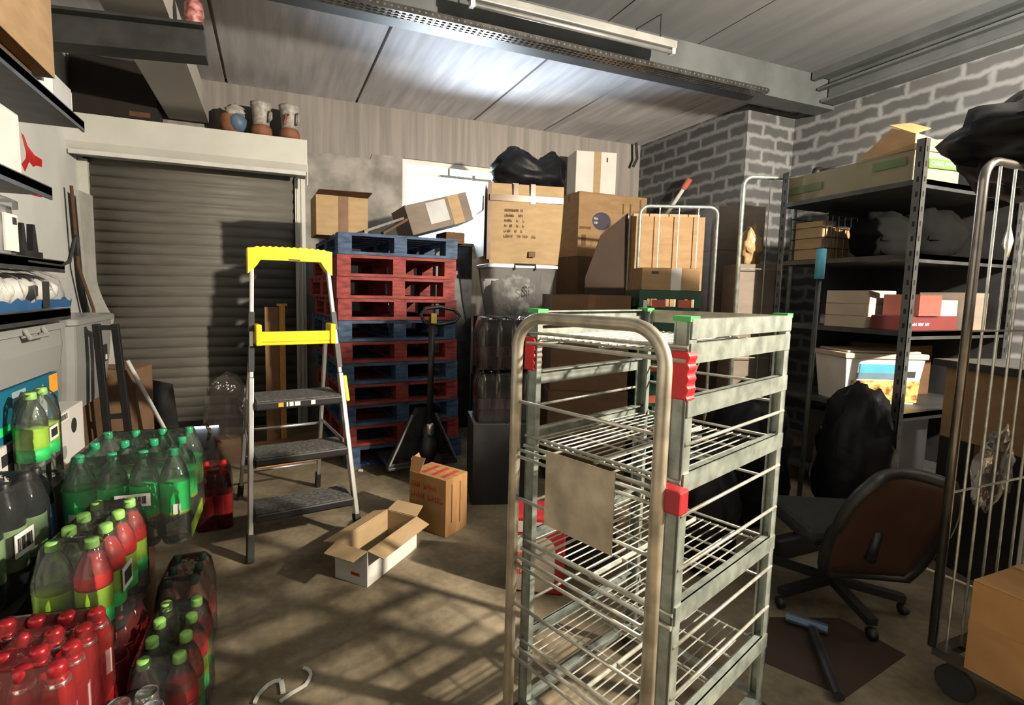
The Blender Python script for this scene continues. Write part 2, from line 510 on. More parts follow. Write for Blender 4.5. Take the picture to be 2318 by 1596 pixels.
# window: white frame with a hinged top strip, one pane
wn = thing('window_1', None, None, (0, 0, 0))
wn['kind'] = 'structure'
f = MB()
y0, y1 = YB + .03, YB + .10
f.bx(WX0, WX1, y0, y1, WZ1 - .05, WZ1).bx(WX0, WX1, y0, y1, WZ0, WZ0 + .05).bx(WX0, WX0 + .05, y0, y1, WZ0 + .05, WZ1 - .05).bx(WX1 - .05, WX1, y0, y1, WZ0 + .05, WZ1 - .05)
f.bx(WX0 + .05, WX1 - .05, y0 + .01, y1 - .01, WZ1 - .15, WZ1 - .12).bx(WX0 + .52, WX0 + .55, y0 + .01, y1 - .01, WZ1 - .12, WZ1 - .05)
f.bx(WX0 + .8, WX0 + .84, y0 - .02, y0, WZ1 - .16, WZ1 - .10)
f.build('window_frame', whitep, wn)
MB().bx(WX0 + .05, WX1 - .05, YB + .06, YB + .066, WZ0 + .05, WZ1 - .05).build('window_pane', glassm, wn)
MB().bx(WX0 - .03, WX1 + .03, YB - .06, YB + .03, WZ0 - .03, WZ0).build('window_sill', patch_m, wn)
# roller shutter
dr = thing('door_1', None, None, (0, 0, 0))
dr['kind'] = 'structure'
n = 27
rows = []
for i in range(n * 8 + 1):
    z = .032 + (2.58 - .032) * i / (n * 8)
    ph = (i % 8) / 8
    yy = 5.44 - .016 * abs(math.sin(math.pi * ph)) ** .7
    rows.append([(-1.47, yy, z), (0.27, yy, z)])
MB().sheet(rows).build('shutter_curtain', shutter_m, dr, smooth=True, solid=.004)
MB().bx(-1.47, .27, 5.42, 5.47, .032, .09).build('bottom_rail', darkmetal, dr)
MB().bx(-1.47, -.78, 5.425, 5.465, 0, .032).build('gap_stop', rubber, dr)  # strips added to stop daylight under the curtain, leaving one gap
MB().bx(-.49, .27, 5.425, 5.465, 0, .032).build('gap_stop', rubber, dr)
MB().bx(-1.5, -1.43, 5.39, 5.5, 0, 2.42).build('guide_rail', housing_m, dr)
MB().bx(.235, .33, 5.395, 5.5, 0, 2.42).bx(.25, .262, 5.385, 5.395, 0, 2.42).bx(.29, .302, 5.385, 5.395, 0, 2.42).build('guide_rail', housing_m, dr)
hs = MB()
prof = [(5.5, 2.44), (5.16, 2.44), (5.12, 2.50), (5.12, 2.72), (5.5, 2.76)]
vs = [(-1.5, y, z) for y, z in prof] + [(.335, y, z) for y, z in prof]
k = len(prof)
hs.add(vs, [tuple(range(k)), tuple(range(2 * k - 1, k - 1, -1))] + [(i, k + i, k + (i + 1) % k, (i + 1) % k) for i in range(k)])
hs.build('shutter_housing', housing_m, dr)
MB().bx(-1.49, .325, 5.14, 5.17, 2.405, 2.44).build('lintel_strip', whitep, dr)
MB().bx(.335, .345, 5.2, 5.22, 2.33, 2.52).build('loose_end_tab', whitep, dr)
# perforated cable tray slung under the beam
ct = thing('cable_tray', 'shiny perforated steel cable tray running along the underside of the ceiling beam', 'cable tray', (0, 0, 0))
t_ = MB()
x = -.6
while x < 4.05:
    t_.bx(x, x + .020, 3.40, 3.495, 3.128, 3.131)
    x += .045
for yy in (3.40, 3.432, 3.463, 3.49):
    t_.bx(-.6, 4.05, yy, yy + .008, 3.126, 3.133)
t_.build('perforated_base', cagem, ct)
s_ = MB().bx(-.6, 4.05, 3.397, 3.40, 3.126, 3.143).bx(-.6, 4.05, 3.397, 3.40, 3.158, 3.168).bx(-.6, 4.05, 3.495, 3.498, 3.126, 3.16)
x = -.6
while x < 4.05:
    s_.bx(x, x + .03, 3.397, 3.40, 3.143, 3.158)
    x += .045
s_.build('side_flange', cagem, ct)
for x in (.3, 1.4, 2.5, 3.6):
    MB().rod((x, 3.45, 3.13), (x, 3.52, 3.17), .006).build('hanger', darkmetal, ct)
# unlit fluorescent batten fixed to the higher ceiling
bt = thing('batten_light', 'long white unlit batten light hanging parallel to the ceiling beam', 'ceiling light', (2.05, 3.27, 3.2))
MB().bx(-.84, .84, -.03, .03, .02, .075).build('batten_body', mat('dusty_grey_enamel', (0.30, 0.30, 0.29), 0.4), bt, bevel=.006)
MB().tube([(-.8, 0, 0), (.8, 0, 0)], .016, 12).build('light_tube', alum, bt, smooth=True)
for x in (-.83, .8):
    MB().bx(x, x + .03, -.022, .022, -.02, .03).build('end_holder', whitep, bt)
for x in (-.7, .7):
    MB().rod((x, 0, .07), (x, 0, .25), .006).build('hanger', darkmetal, bt)
# ------------------------------------------------------------ the shelved wire trolley in the foreground
TW, TD = 0.484, 0.606
TR = thing('wire_trolley', 'tall galvanised wire shelf trolley with red grips in the foreground', 'trolley', (0.6966, 1.329, 0), math.degrees(-1.245))
# local x runs along the open gate side, local y to the far side
TOP, L1, L2, L3, L4 = 1.302, 1.1256, 0.9505, 0.6326, 0.3116
corner = {'a': (0, 0), 'c': (TW, 0), 'b': (0, TD), 'd': (TW, TD)}
for kx, (x, y) in corner.items():
    sx = 1 if x > 0 else -1
    sy = 1 if y > 0 else -1
    p = MB()
    p.bx(min(x, x - sx * .032), max(x, x - sx * .032), min(y, y - sy * .006), max(y, y - sy * .006), .085, TOP)
    p.bx(min(x, x - sx * .006), max(x, x - sx * .006), min(y, y - sy * .036), max(y, y - sy * .036), .085, TOP)
    p.bx(min(x - sx * .03, x - sx * .036), max(x - sx * .03, x - sx * .036), min(y, y - sy * .02), max(y, y - sy * .02), .085, TOP)
    po = p.build('corner_post', galv, TR)
    MB().bx(min(x + sx * .003, x - sx * .038), max(x + sx * .003, x - sx * .038), min(y + sy * .003, y - sy * .04), max(y + sy * .003, y - sy * .04), TOP - .006, TOP + .006).build('end_cap', greenp, po)
H = .044
for sx, x in ((-1, 0.0), (1, TW)):
    for z in (TOP, L1, L2, L3, L4):
        q = MB().bx(x - .004, x + .004, .006, TD - .006, z - H, z)
        q.bx(min(x, x - sx * .02), max(x, x - sx * .02), .006, TD - .006, z - .004, z)
        if z == TOP:
            q.bx(x - .003, x + .003, .006, TD - .006, z - .1, z - .054)
        q.build('side_rail', galv, TR)
    for z in ((L1 + L2) / 2 - .02, (L2 + L3) / 2 + .06, (L2 + L3) / 2 - .07, (L3 + L4) / 2 + .06, (L3 + L4) / 2 - .07):
        MB().rod((x, .01, z), (x, TD - .01, z), .0045).build('guard_rod', wirem, TR, smooth=True)
q = MB().bx(.006, TW - .006, TD - .004, TD + .004, TOP - H, TOP)
q.build('back_rail', tubem, TR)
for z in (L1 - .03, L2 + .09, L2 - .02, L3 + .17, L3 - .02, L4 + .17):
    MB().rod((.01, TD, z), (TW - .01, TD, z), .0045).build('guard_rod', wirem, TR, smooth=True)
MB().tube([(TW * .30, TD, TOP - H), (TW * .42, TD, L1 - .03), (TW * .54, TD, TOP - H)], .004).build('brace_wire', wirem, TR)
# wire shelves
for z, nm in ((TOP - .075, 1), (L2 - .03, 2), (L3 - .03, 3), (L4 - .03, 4)):
    s = MB()
    n = 18
    for i in range(n + 1):
        x = .012 + (TW - .024) * i / n
        s.rod((x, .012, z), (x, TD - .012, z), .0022, 6)
    for j in range(5):
        y = .012 + (TD - .024) * j / 4
        s.rod((.006, y, z - .004), (TW - .006, y, z - .004), .0034, 6)
    s.rod((.0, .0, z + .012), (TW, .0, z + .012), .005, 8)
    s.rod((.0, -.004, z - .018), (TW, -.004, z - .018), .006, 8)
    s.rod((.012, TD / 2, z - .012), (TW - .012, TD / 2, z - .012), .0045, 8)
    s.rod((TW / 2, .012, z - .008), (TW / 2, TD - .012, z - .008), .006, 8)
    s.build('wire_shelf', wirem, TR)
    for x in (.02, TW - .05):
        MB().tube([(x, TD - .02, z), (x + .015, TD + .005, z + .012), (x + .03, TD - .02, z)], .004).build('shelf_hook', wirem, TR)
# bent tube gate in front, a hand's breadth before the posts
GX0, GX1, GY = .044, TW - .004, -.088
g = []
rad = .085
zt = TOP - .015
g.append((GX0, GY, .06)); g.append((GX0, GY, zt - rad))
for k in range(1, 8):
    a = math.pi / 2 * k / 8
    g.append((GX0 + rad - rad * math.cos(a), GY, zt - rad + rad * math.sin(a)))
g.append((GX0 + rad, GY, zt)); g.append((GX1 - rad, GY, zt))
for k in range(1, 8):
    a = math.pi / 2 * k / 8
    g.append((GX1 - rad + rad * math.sin(a), GY, zt - rad + rad * math.cos(a)))
g.append((GX1, GY, zt - rad)); g.append((GX1, GY, .06))
gate = MB().tube(g, .0155, 14).build('tube_gate', tubem, TR, smooth=True)
for z in (L1 - .07, L2 - .03, L2 - .05, L3 + .15, L3 - .02, L3 - .045, L4 + .16, L4):
    MB().rod((GX0, GY, z), (GX1, GY, z - .0), .0048).build('gate_rod', wirem, gate, smooth=True)
for z in (.3, .62):
    MB().rod((GX0, GY, z), (0, 0, z), .007).build('hinge_pin', wirem, gate)
MB().bx(.165, .375, GY - .006, GY - .003, L2 - .205, L2 - .006).build('name_plate', mat('tarnished_plate', (0.42, 0.36, 0.27), 0.5, 0.35, 0.35, 12, contrast=(0.3, 0.7)), gate)
# grips and latch
def grip(x0, x1, y0, y1, z0, z1, wavy, nm, parent):
    """moulded sleeve; the edge on the 'wavy' side is scalloped for fingers"""
    n = 24
    b = MB()
    L, Rr = [], []
    for i in range(n + 1):
        z = z0 + (z1 - z0) * i / n
        w_ = .0024 * math.cos(2 * math.pi * 4.5 * i / n)
        L.append((x0 - (w_ if wavy < 0 else 0), z)); Rr.append((x1 + (w_ if wavy > 0 else 0), z))
    vs, fs = [], []
    for (xa, z), (xb, _) in zip(L, Rr):
        vs += [(xa, y0, z), (xb, y0, z), (xb, y1, z), (xa, y1, z)]
    for i in range(n):
        for k in range(4):
            l = (k + 1) % 4
            fs.append((4 * i + k, 4 * i + l, 4 * i + 4 + l, 4 * i + 4 + k))
    fs += [(3, 2, 1, 0), (4 * n, 4 * n + 1, 4 * n + 2, 4 * n + 3)]
    return b.add(vs, fs).build(nm, redp, parent, bevel=.004)
grip(TW - .036, TW + .007, -.008, .030, L1 - .004, TOP - .072, 1, 'hand_grip', TR)
grip(-.007, .030, -.008, .030, L1 + .004, TOP - .075, 1, 'hand_grip', TR)
MB().bx(GX1 - .014, GX1 + .05, GY + .0, GY + .04, L2 - .06, L2 - .005).build('latch', dredp, gate, bevel=.006)
ch = MB()
for i in range(9):
    z = L1 - .03 - i * .026
    ch.tube([(TW - .05 + .009 * math.cos(a), -.02 + (.009 * math.sin(a) if i % 2 else 0), z + (0 if i % 2 else .009 * math.sin(a)) + .006 * math.sin(a)) for a in [2 * math.pi * k / 10 for k in range(10)]], .0028, 6, closed=True)
ch.build('latch_chain', chrome, TR)
MB().rod((TW - .045, -.03, L2 - .12), (TW - .045, -.03, L2 + .06), .008).build('latch_bolt', chrome, TR, smooth=True)
for (x, y) in corner.values():
    o = MB().bx(x - .03 if x else x, x if x else x + .03, y - .03 if y else y, y if y else y + .03, .07, .09).build('caster_bracket', galv, TR)
    MB().lathe([(.033, -.012), (.035, 0), (.033, .012)], 18, (x, y, .036), 'x').build('wheel', rubber, o, smooth=True)
z = .09
MB().bx(0, TW, 0, .03, z, z + .012).bx(0, TW, TD - .03, TD, z, z + .012).bx(0, .03, .03, TD - .03, z, z + .012).bx(TW - .03, TW, .03, TD - .03, z, z + .012).build('base_frame', galv, TR)
# ------------------------------------------------------------ step ladder
LD = thing('step_ladder', 'open aluminium step ladder with yellow top handle and black treads', 'ladder', (0.155, 2.70, 0), 8)
def lerp(a, b, t):
    return tuple(x + (y - x) * t for x, y in zip(a, b))
FL, FT = (-.275, 0, 0), (-.198, .36, 1.53)       # left front rail, foot and top
def rail(s, t):
    p = lerp(FL, FT, t)
    return (s * -p[0], p[1], p[2])
for s in (-1, 1):
    r_ = MB().bar(rail(s, .03), rail(s, .58), .024, .05, (1, 0, 0)).bar(rail(s, .58), rail(s, .98), .020, .03, (1, 0, 0))
    rl = r_.build('front_rail', alum, LD, bevel=.004)
    MB().bar(rail(s, 0), rail(s, .085), .034, .064, (1, 0, 0)).build('rubber_foot', rubber, rl, bevel=.006)
    MB().bar(rail(s, .60), rail(s, .685), .027, .04, (1, 0, 0)).bar(rail(s, .735), rail(s, .80), .027, .04, (1, 0, 0)).build('black_joint', blackp, rl)
    a, b = (s * .245, .86, .0), (s * .20, .40, 1.10)
    rr = MB().bar(lerp(a, b, .05), b, .02, .03, (1, 0, 0)).build('rear_leg', alum, LD, bevel=.003)
    MB().bar(a, lerp(a, b, .10), .032, .045, (1, 0, 0)).build('rubber_foot', rubber, rr, bevel=.005)
    MB().bar((s * .245, .20, .50), (s * .228, .62, .52), .006, .02, (1, 0, 0)).build('spreader', alum, LD)
for z in (.20, .50):
    t = 1 - (z / 1.10)
    MB().rod((-.235, .40 + .46 * t, z), (.235, .40 + .46 * t, z), .009).build('rear_brace', alum, LD, smooth=True)
for z, dep in ((.235, .20), (.50, .22), (.775, .27)):
    p = rail(1, z / 1.53)
    hw = p[0] - .012
    MB().bx(-hw, hw, p[1] - .05, p[1] + dep - .05, z - .05, z - .004).build('tread', blackp, LD, bevel=.01)
    tr = MB().bx(-hw + .01, hw - .01, p[1] - .045, p[1] + dep - .055, z - .005, z + .002).build('grit_pad', grit, LD)
    if z == .775:
        for x0, x1, m in ((-.11, -.085, orangep), (-.07, -.062, paper), (-.055, -.035, paper), (-.028, .0, paper), (.055, .078, paper)):
            MB().bx(x0, x1, p[1] - .052, p[1] - .0495, z - .036, z - .014).build('rating_mark', m, LD)
# top tray and handle
p = rail(1, 1.09 / 1.53)
tt = MB().bx(-.205, .205, p[1] - .06, p[1] + .05, 1.055, 1.072)
tt.bx(-.205, .205, p[1] - .06, p[1] - .048, 1.072, 1.128)
tt.bx(-.205, .205, p[1] + .04, p[1] + .05, 1.072, 1.12)
for s in (-1, 1):
    tt.bx(min(s * .205, s * .176), max(s * .205, s * .176), p[1] - .07, p[1] + .05, 1.055, 1.165)
tt.build('tool_tray', yellowp, LD, bevel=.006)
hd = MB()
prof = []
n = 28
up_, lo_ = [], []
for i in range(n + 1):
    x = -.222 + .444 * i / n
    e = abs(x) / .222
    top = 1.575 - .010 * e ** 3 + (.006 if (i % 2 and e < .8) else 0)
    bot = 1.505 if e < .74 else 1.505 - .075 * ((e - .74) / .26) ** .6
    up_.append((x, top)); lo_.append((x, bot))
for i in range(n):
    y0, y1 = .325, .395
    quad = [lo_[i], lo_[i + 1], up_[i + 1], up_[i]]
    vs = [(x, y0, z) for x, z in quad] + [(x, y1, z) for x, z in quad]
    hd.add(vs, [(0, 1, 2, 3), (7, 6, 5, 4), (0, 4, 5, 1), (3, 2, 6, 7)] + ([(0, 3, 7, 4)] if i == 0 else []) + ([(1, 5, 6, 2)] if i == n - 1 else []))
hd.build('top_handle', yellowp, LD)
MB().bx(-.015, .045, .322, .326, 1.508, 1.514).build('rating_mark', ink, LD)
p = rail(1, .80 / 1.53)
MB().bar((p[0] + .026, p[1] - .02, .73), (p[0] + .018, p[1] + .02, .87), .022, .045, (1, 0, 0)).build('latch_lever', yellowp, LD, bevel=.006)

# ------------------------------------------------------------ pallets
def pallet_parts(name, label, m, loc, rz):
    o = thing(name, label, 'pallet', loc, rz, 'stack of blue and red pallets')
    W2, D, Hh = .47, 1.2, .158
    d = MB()
    for i in range(7):
        y = .0 + i * (D - .12) / 6
        d.bx(-W2, W2, y, y + .12, Hh - .022, Hh)
    for x in (-W2 + .05, 0, W2 - .05):
        d.bx(x - .05, x + .05, 0, D, Hh - .036, Hh - .022)
    d.build('top_deck', m, o)
    for x in (-W2 + .05, 0.0, W2 - .05):
        for y in (.07, D / 2, D - .07):
            MB().bx(x - .05, x + .05, y - .07, y + .07, .022, Hh - .036).build('block', m, o)
    d = MB()
    for x in (-W2 + .05, 0, W2 - .05):
        d.bx(x - .05, x + .05, .1, D - .1, .0, .022)
    d.bx(-W2, W2, 0, .1, 0, .022).bx(-W2, W2, D - .1, D, 0, .022)
    d.build('bottom_deck', m, o)
    return o
order = 'BRBRBRBRRRB'       # bottom to top
names = {'B': 'blue', 'R': 'red'}
ordw = ['bottom', 'second', 'third', 'fourth', 'fifth', 'sixth', 'seventh', 'eighth', 'ninth', 'tenth', 'top']
xs = [.985, .96, .955, .945, .94, .93, .925, .925, .915, .92, .93]
proto = {}
for i, k in enumerate(order):
    lab = f'{names[k]} wooden pallet, ' + ('topmost of the tall stack, with cartons lying on it' if i == 10 else 'at the floor under the tall pallet stack' if i == 0 else f'{ordw[i]} up from the floor in the pallet stack')
    loc, rz = (xs[i], 3.90 + random.uniform(-.012, .012), .1615 * i + .001), 4 + random.uniform(-1.2, 1.2)
    if k not in proto:
        proto[k] = pallet_parts('pallet', lab, bluewood if k == 'B' else redwood, loc, rz)
    else:
        dup(proto[k], loc, rz, lab)
PT = .1615 * 10 + .16

# ------------------------------------------------------------ pallet truck
PJ = thing('pallet_truck', 'black hand pallet truck standing before the red and blue pallet stack', 'pallet truck', (1.03, 3.60, 0), 4)
MB().tube([(.03, -.06, .36), (.03, -.09, 1.17)], .023, 12).build('tow_bar', blackp, PJ, smooth=True)
hl = [(.03, -.09, 1.12), (-.03, -.09, 1.14), (-.055, -.09, 1.19), (-.02, -.09, 1.235), (.09, -.09, 1.245), (.20, -.09, 1.225), (.245, -.09, 1.18), (.20, -.09, 1.135), (.10, -.09, 1.12)]
MB().tube(hl, .014, 10, closed=True).build('loop_handle', blackp, PJ, smooth=True)
MB().bx(.012, .052, -.122, -.114, 1.13, 1.20).build('yellow_sticker', mat('yellow_sticker', (.75, .6, .1), .5), PJ)
MB().lathe([(.06, .10), (.06, .26), (.045, .27), (.045, .36), (.03, .38)], 16, (.03, -.04, 0)).build('pump', darkmetal, PJ, smooth=True)
MB().lathe([(.022, .30), (.03, .34), (.03, .39), (.02, .40)], 12, (.03, -.075, 0)).build('pump_piston', chrome, PJ, smooth=True)
for s in (-1, 1):
    MB().bar((s * .05, .0, .50), (s * .25, .02, .10), .05, .012, (0, 1, 0)).build('frame_plate', shelfmetal, PJ)
    MB().bar((s * .09, -.03, .46), (s * .26, -.03, .10), .012, .012).build('frame_edge', alum, PJ)
    fk = MB().bx(s * .19 - .07, s * .19 + .07, .03, .95, .07, .105).build('fork', darkmetal, PJ, bevel=.006)
    fk['label'] = 'steel fork running into the bottom pallet'
    MB().lathe([(.075, -.03), (.08, 0), (.075, .03)], 18, (.03 + s * .055, -.05, .08), 'x').build('steer_wheel', rubber, PJ, smooth=True)
MB().bx(-.27, .27, -.02, .03, .055, .105).bx(-.27, .27, -.03, -.02, .06, .08).build('cross_member', shelfmetal, PJ, bevel=.004)
MB().slab([(-.06, .012, .50), (.06, .012, .50), (.22, .03, .12), (-.22, .03, .12)], .01).build('back_plate', darkmetal, PJ)

# ------------------------------------------------------------ cartons
def carton(label, loc, size, rz=0, m=None, strip='x', group=None, name='carton', rot=None, tm=None, sides=True, cat='carton'):
    """closed carton: local origin at the centre of its base; tape strip along the top seam and down two sides"""
    o = thing(name, label, cat, loc, rz, group, rot)
    w_, d_, h_ = size
    b = MB().bx(-w_ / 2, w_ / 2, -d_ / 2, d_ / 2, 0, h_ - .004)
    g = .0015
    if strip == 'x':
        b.bx(-w_ / 2, w_ / 2, -d_ / 2, -g, h_ - .004, h_).bx(-w_ / 2, w_ / 2, g, d_ / 2, h_ - .004, h_)
    else:
        b.bx(-w_ / 2, -g, -d_ / 2, d_ / 2, h_ - .004, h_).bx(g, w_ / 2, -d_ / 2, d_ / 2, h_ - .004, h_)
    b.build('carton_body', m or card, o, bevel=.004)
    t = MB()
    q = .026
    if strip == 'x':
        t.bx(-w_ / 2 - .001, w_ / 2 + .001, -q, q, h_, h_ + .001)
        if sides:
            t.bx(-w_ / 2 - .0012, -w_ / 2 - .0002, -q, q, h_ - .09, h_).bx(w_ / 2 + .0002, w_ / 2 + .0012, -q, q, h_ - .09, h_)
    elif strip == 'y':
        t.bx(-q, q, -d_ / 2 - .001, d_ / 2 + .001, h_, h_ + .001)
        if sides:
            t.bx(-q, q, -d_ / 2 - .0012, -d_ / 2 - .0002, h_ - .09, h_).bx(-q, q, d_ / 2 + .0002, d_ / 2 + .0012, h_ - .09, h_)
    if strip in 'xy':
        t.build('tape', tm or tape, o)
    return o

def marks(parent, x0, z0, w_, h_, y, rows, m, seed=1, axis='y', name='lettering'):
    """lines of small printed characters on a face (y or x constant)"""
    rnd = random.Random(seed)
    b = MB()
    flip = axis == 'x' and y < 0        # seen from the -x side the row runs the other way
    for i, fill in enumerate(rows):
        z = z0 + h_ * (1 - (i + .8) / len(rows))
        hh = h_ / len(rows) * .55
        x = x0
        for ch in fill:
            cw = hh * rnd.uniform(.45, .75)
            if ch != ' ':
                # a glyph-like pair of strokes
                for (a, c_, e, f) in ((0, .28, 0, 1), (.28, 1, .0 if rnd.random() < .5 else .42, .2 if rnd.random() < .5 else .6), (.7, 1, 0, 1 if rnd.random() < .5 else .5)):
                    if f <= e:
                        f = e + .18
                    u0_, u1_ = x + a * cw, x + c_ * cw
                    if flip:
                        u0_, u1_ = 2 * x0 + w_ - u1_, 2 * x0 + w_ - u0_
                    if axis == 'y':
                        b.bx(u0_, u1_, y - .0008, y, z + e * hh, z + f * hh)
                    else:
                        b.bx(y - .0008, y + .0008, u0_, u1_, z + e * hh, z + f * hh)
            x += cw * 1.3
            if x > x0 + w_:
                break
    return b.build(name, m, parent)

def barcode(parent, x0, x1, z0, z1, y, axis='y', seed=3, back=paper, n=20):
    """white sticker with black bars on a face"""
    rnd = random.Random(seed)
    t = .0012
    s = MB()
    (s.bx(x0, x1, y - t, y, z0, z1) if axis == 'y' else s.bx(y - t, y + t, x0, x1, z0, z1))
    st = s.build('barcode_sticker', back, parent)
    b = MB()
    w_ = x1 - x0
    x = x0 + w_ * .12
    while x < x1 - w_ * .12:
        q = w_ * rnd.choice((.012, .02, .032))
        za, zb = z0 + (z1 - z0) * .22, z1 - (z1 - z0) * .2
        (b.bx(x, x + q, y - t * 1.8, y - t, za, zb) if axis == 'y' else b.bx(y - t * 1.8, y + t * 1.8, x, x + q, za, zb))
        x += q + w_ * rnd.choice((.012, .018, .03))
    b.build('bars', ink, st)
    return st

def open_carton(label, loc, size, rz, outer, inner, flaps, group=None):
    """open-topped carton; flaps = {side: (angle outwards from upright, length)}"""
    o = thing('open_carton', label, 'carton', loc, rz, group)
    w_, d_, h_ = size
    t = .005
    b = MB().bx(-w_ / 2, w_ / 2, -d_ / 2, d_ / 2, 0, t)
    b.bx(-w_ / 2, w_ / 2, -d_ / 2, -d_ / 2 + t, t, h_).bx(-w_ / 2, w_ / 2, d_ / 2 - t, d_ / 2, t, h_)
    b.bx(-w_ / 2, -w_ / 2 + t, -d_ / 2 + t, d_ / 2 - t, t, h_).bx(w_ / 2 - t, w_ / 2, -d_ / 2 + t, d_ / 2 - t, t, h_)
    b.build('carton_body', inner, o)
    if outer is not inner:
        e = .0015
        k = MB().bx(-w_ / 2 - e, w_ / 2 + e, -d_ / 2 - e, -d_ / 2, 0, h_ - .002).bx(-w_ / 2 - e, w_ / 2 + e, d_ / 2, d_ / 2 + e, 0, h_ - .002)
        k.bx(-w_ / 2 - e, -w_ / 2, -d_ / 2, d_ / 2, 0, h_ - .002).bx(w_ / 2, w_ / 2 + e, -d_ / 2, d_ / 2, 0, h_ - .002)
        k.build('printed_outside', outer, o)
    for side, (ang, ln) in flaps.items():
        a = R(ang)
        dx, dz = math.sin(a) * ln, math.cos(a) * ln
        if side == '-x':
            q = [(-w_ / 2, -d_ / 2, h_), (-w_ / 2, d_ / 2, h_), (-w_ / 2 - dx, d_ / 2 - .01, h_ + dz), (-w_ / 2 - dx, -d_ / 2 + .01, h_ + dz)]
        elif side == '+x':
            q = [(w_ / 2, d_ / 2, h_), (w_ / 2, -d_ / 2, h_), (w_ / 2 + dx, -d_ / 2 + .01, h_ + dz), (w_ / 2 + dx, d_ / 2 - .01, h_ + dz)]
        elif side == '-y':
            q = [(w_ / 2, -d_ / 2, h_), (-w_ / 2, -d_ / 2, h_), (-w_ / 2 + .01, -d_ / 2 - dx, h_ + dz), (w_ / 2 - .01, -d_ / 2 - dx, h_ + dz)]
        else:
            q = [(-w_ / 2, d_ / 2, h_), (w_ / 2, d_ / 2, h_), (w_ / 2 - .01, d_ / 2 + dx, h_ + dz), (-w_ / 2 + .01, d_ / 2 + dx, h_ + dz)]
        MB().slab(q, .004).build('flap', inner, o)
    return o

# open carton lying on the floor: short side towards the camera
oc = open_carton('open empty carton with flaps spread on the floor before the ladder', (0.478, 2.455, 0), (.415, .185, .17), 42.5, cardw, cardl,
                 {'-y': (104, .085), '+y': (104, .085), '-x': (98, .09), '+x': (72, .085)})
barcode(oc, .06, .19, .075, .14, -.185 / 2 - .0018, seed=5)
tx = MB().bx(-.415 / 2 - .0026, -.415 / 2 - .0016, -.05, .0, .04, .055).build('lettering', redink, oc)
# taller closed carton behind it, one torn flap up
bx2 = carton('tall brown carton with red printing and a torn raised flap on the floor', (0.882, 2.745, 0), (.197, .27, .325), 32.7, cardo, 'none')
MB().slab([(-.095, .06, .325), (-.095, .135, .325), (-.06, .15, .40), (-.06, .05, .405)], .004).build('flap', cardo, bx2)
MB().slab([(.02, .133, .325), (-.07, .133, .325), (-.06, .16, .38), (.01, .16, .40)], .004).build('flap', cardo, bx2)
for x in (-.045, .03):
    MB().bx(x - .003, x + .003, -.1356, -.135, .05 if x > 0 else .07, .29).build('slot', ink, bx2)
marks(bx2, -.12, .17, .24, .12, -.0985, ['REE KERS', 'CRAC KERS'], redink, 4, 'x')
marks(bx2, -.12, .03, .24, .10, -.0985, ['TRS', 'KER'], redink, 9, 'x')
for i in range(3):
    MB().bx(-.07, .07, -.1 + i * .07, -.07 + i * .07, .3252, .3258).build('red_print', redink, bx2)

# on the pallets
cb = carton('brown carton with a dark tape strip on the left of the pallet stack', (.525, 4.36, PT), (.40, .32, .31), 3, cardl, 'y')
MB().bx(-.03, .045, -.1625, -.1605, .0, .31).build('tape_strip', tape, cb)
MB().slab([(-.2, -.16, .31), (.2, -.16, .31), (.21, -.27, .335), (-.19, -.25, .33)], .004).build('flap', cardd, cb)
tb = thing('carton', 'long carton tilted up against the window on the pallets', 'carton', (1.13, 4.34, PT + .04), rot=(R(-6), R(-17), R(10)))
MB().bx(-.05, .56, -.14, .16, 0, .25).build('carton_body', cardg, tb, bevel=.004)
MB().bx(.14, .33, -.142, -.14, .05, .23).build('address_label', mat('grey_label', (.42, .43, .43), .6), tb)
MB().bx(.36, .47, -.1415, -.14, .0, .25).build('tape', cardl, tb)
pr = carton('small carton prop under the raised end of the tilted carton', (1.50, 4.42, PT), (.18, .24, .10), 5, cardd, 'none')
for i, (a, b) in enumerate((((.66, 3.98, PT + .02), (.98, 4.05, PT + .15)), ((.80, 3.97, PT + .015), (1.02, 4.10, PT + .15)))):
    o = MB().bar(a, b, .035, .018).build('broken_slat', blackp if i == 0 else cardd)
    tag(o, ('dark' if i == 0 else 'pale') + ' broken slat propped on the top blue pallet', 'slat')

# small furniture leftovers behind the ladder
fr = thing('furniture_panel', 'dismantled cabinet end with an orange pine edge standing behind the ladder', 'panel', (0.0, 4.62, 0), 2)
MB().bx(-.05, .06, .0, .022, 0, 1.20).build('side_panel', woodd, fr)
MB().bx(.062, .108, -.02, .026, 0, 1.21).bx(.045, .125, -.025, .03, 1.21, 1.228).build('front_edge', wood, fr)
fp = thing('plinth_board', 'brown cabinet base board with pine plinth on the floor behind the ladder', 'board', (.17, 4.16, 0), 9)
MB().bx(-.3, .3, .0, .44, .055, .075).build('base_board', woodd, fp)
MB().bx(-.3, .3, -.02, .0, 0, .075).bx(-.3, -.28, .0, .42, 0, .055).bx(.28, .3, 0, .42, 0, .055).build('plinth', wood, fp)

